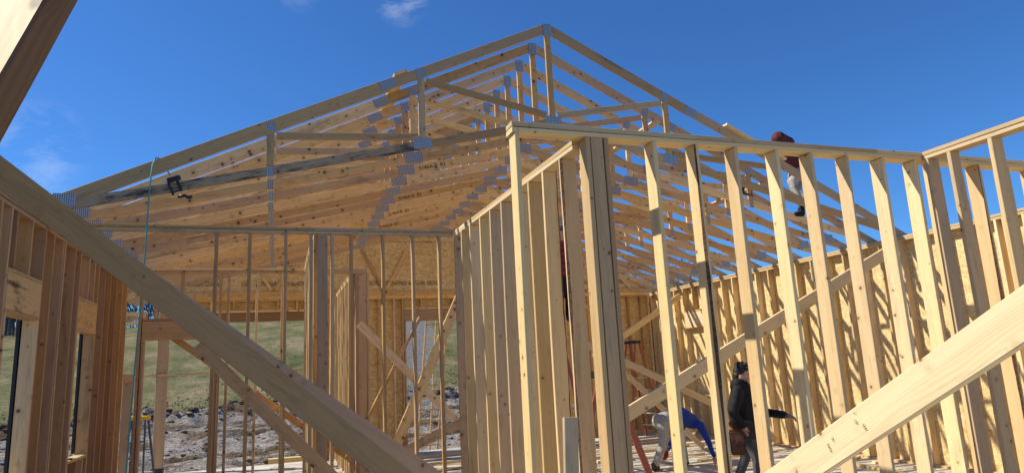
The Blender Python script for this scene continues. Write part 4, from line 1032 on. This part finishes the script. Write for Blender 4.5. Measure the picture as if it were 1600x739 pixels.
blend('trousers', [('c', (8.84, 9.22, 5.02), (8.86, 9.38, 5.02), .15, .15), ('c', (8.82, 9.22, 5.0), (8.50, 9.12, 4.82), .11, .085), ('c', (8.50, 9.12, 4.82), (8.52, 9.02, 4.42), .08, .06),
    ('c', (8.88, 9.38, 5.0), (8.74, 9.3, 4.70), .11, .085), ('c', (8.74, 9.3, 4.70), (8.84, 9.05, 4.38), .08, .06)], CAMO, P3, .015, 3)
for (x, y) in ((8.52, 9.01), (8.84, 9.03)):
    z = zbot(x)+.115
    blend('boot', [('c', (x, y, z+.14), (x, y, z+.055), .06, .055), ('c', (x, y, z+.05), (x-.14, y-.02, z+.045), .052, .044)], BLKCLOTH, P3, .012, 2)
hand('hand', (8.08, 9.035, 5.03), (-.8, 0, -.5), (.3, 0, -1), SKIN, P3, 1.0, .6)

# --- the worker on the ladder behind the receding studs
P4 = thing('person', 'worker in a red plaid shirt and black trousers on a ladder behind the receding studs', 'person', (4.82, 11.0, 2.6))
X4, Y4, Z4 = 4.84, 11.0, 2.61
blend('body', [('e', (X4, Y4, Z4+1.60), (.085, .095, .115)), ('c', (X4, Y4, Z4+1.5), (X4, Y4, Z4+1.38), .05, .06), ('c', (X4, Y4, Z4+1.38), (X4, Y4, Z4+1.0), .1, .1), ('c', (X4-.35, Y4-.1, Z4+1.38), (X4-.3, Y4, Z4+1.3), .028, .034)], SKIN, P4, .012, 2)
blend('beanie', [('e', (X4, Y4+.005, Z4+1.665), (.10, .108, .085))], DGREY, P4, .013, 2)
blend('plaid_shirt', [('c', (X4-.10, Y4, Z4+1.36), (X4+.10, Y4, Z4+1.36), .10, .10), ('c', (X4, Y4, Z4+1.3), (X4, Y4, Z4+.92), .165, .16),
    ('c', (X4+.17, Y4, Z4+1.35), (X4+.2, Y4-.05, Z4+1.08), .07, .055), ('c', (X4+.2, Y4-.05, Z4+1.08), (X4+.1, Y4-.22, Z4+.95), .055, .04),
    ('c', (X4-.17, Y4, Z4+1.35), (X4-.28, Y4+.02, Z4+1.12), .07, .055), ('c', (X4-.28, Y4+.02, Z4+1.12), (X4-.34, Y4-.08, Z4+1.36), .055, .04)], PLAID, P4, .015, 3)
blend('trousers', [('c', (X4-.07, Y4, Z4+.9), (X4+.07, Y4, Z4+.9), .14, .14), ('c', (X4+.08, Y4, Z4+.85), (X4+.08, Y4-.03, Z4+.47), .1, .075), ('c', (X4+.08, Y4-.03, Z4+.47), (X4+.06, Y4, Z4+.1), .072, .06),
    ('c', (X4-.08, Y4, Z4+.85), (X4-.08, Y4-.03, Z4+.47), .1, .075), ('c', (X4-.08, Y4-.03, Z4+.47), (X4-.14, Y4, Z4+.1), .072, .06)], BLKCLOTH, P4, .015, 3)
for x in (X4+.06, X4-.14): blend('boot', [('c', (x, Y4, Z4+.1), (x, Y4, Z4+.055), .058, .055), ('c', (x, Y4, Z4+.05), (x-.03, Y4-.14, Z4+.045), .05, .042)], LEATH, P4, .012, 2)
hand('hand', (X4-.34, Y4-.09, Z4+1.37), (-.2, -.2, 1), (1, 0, 0), SKIN, P4, 1.0, .5)
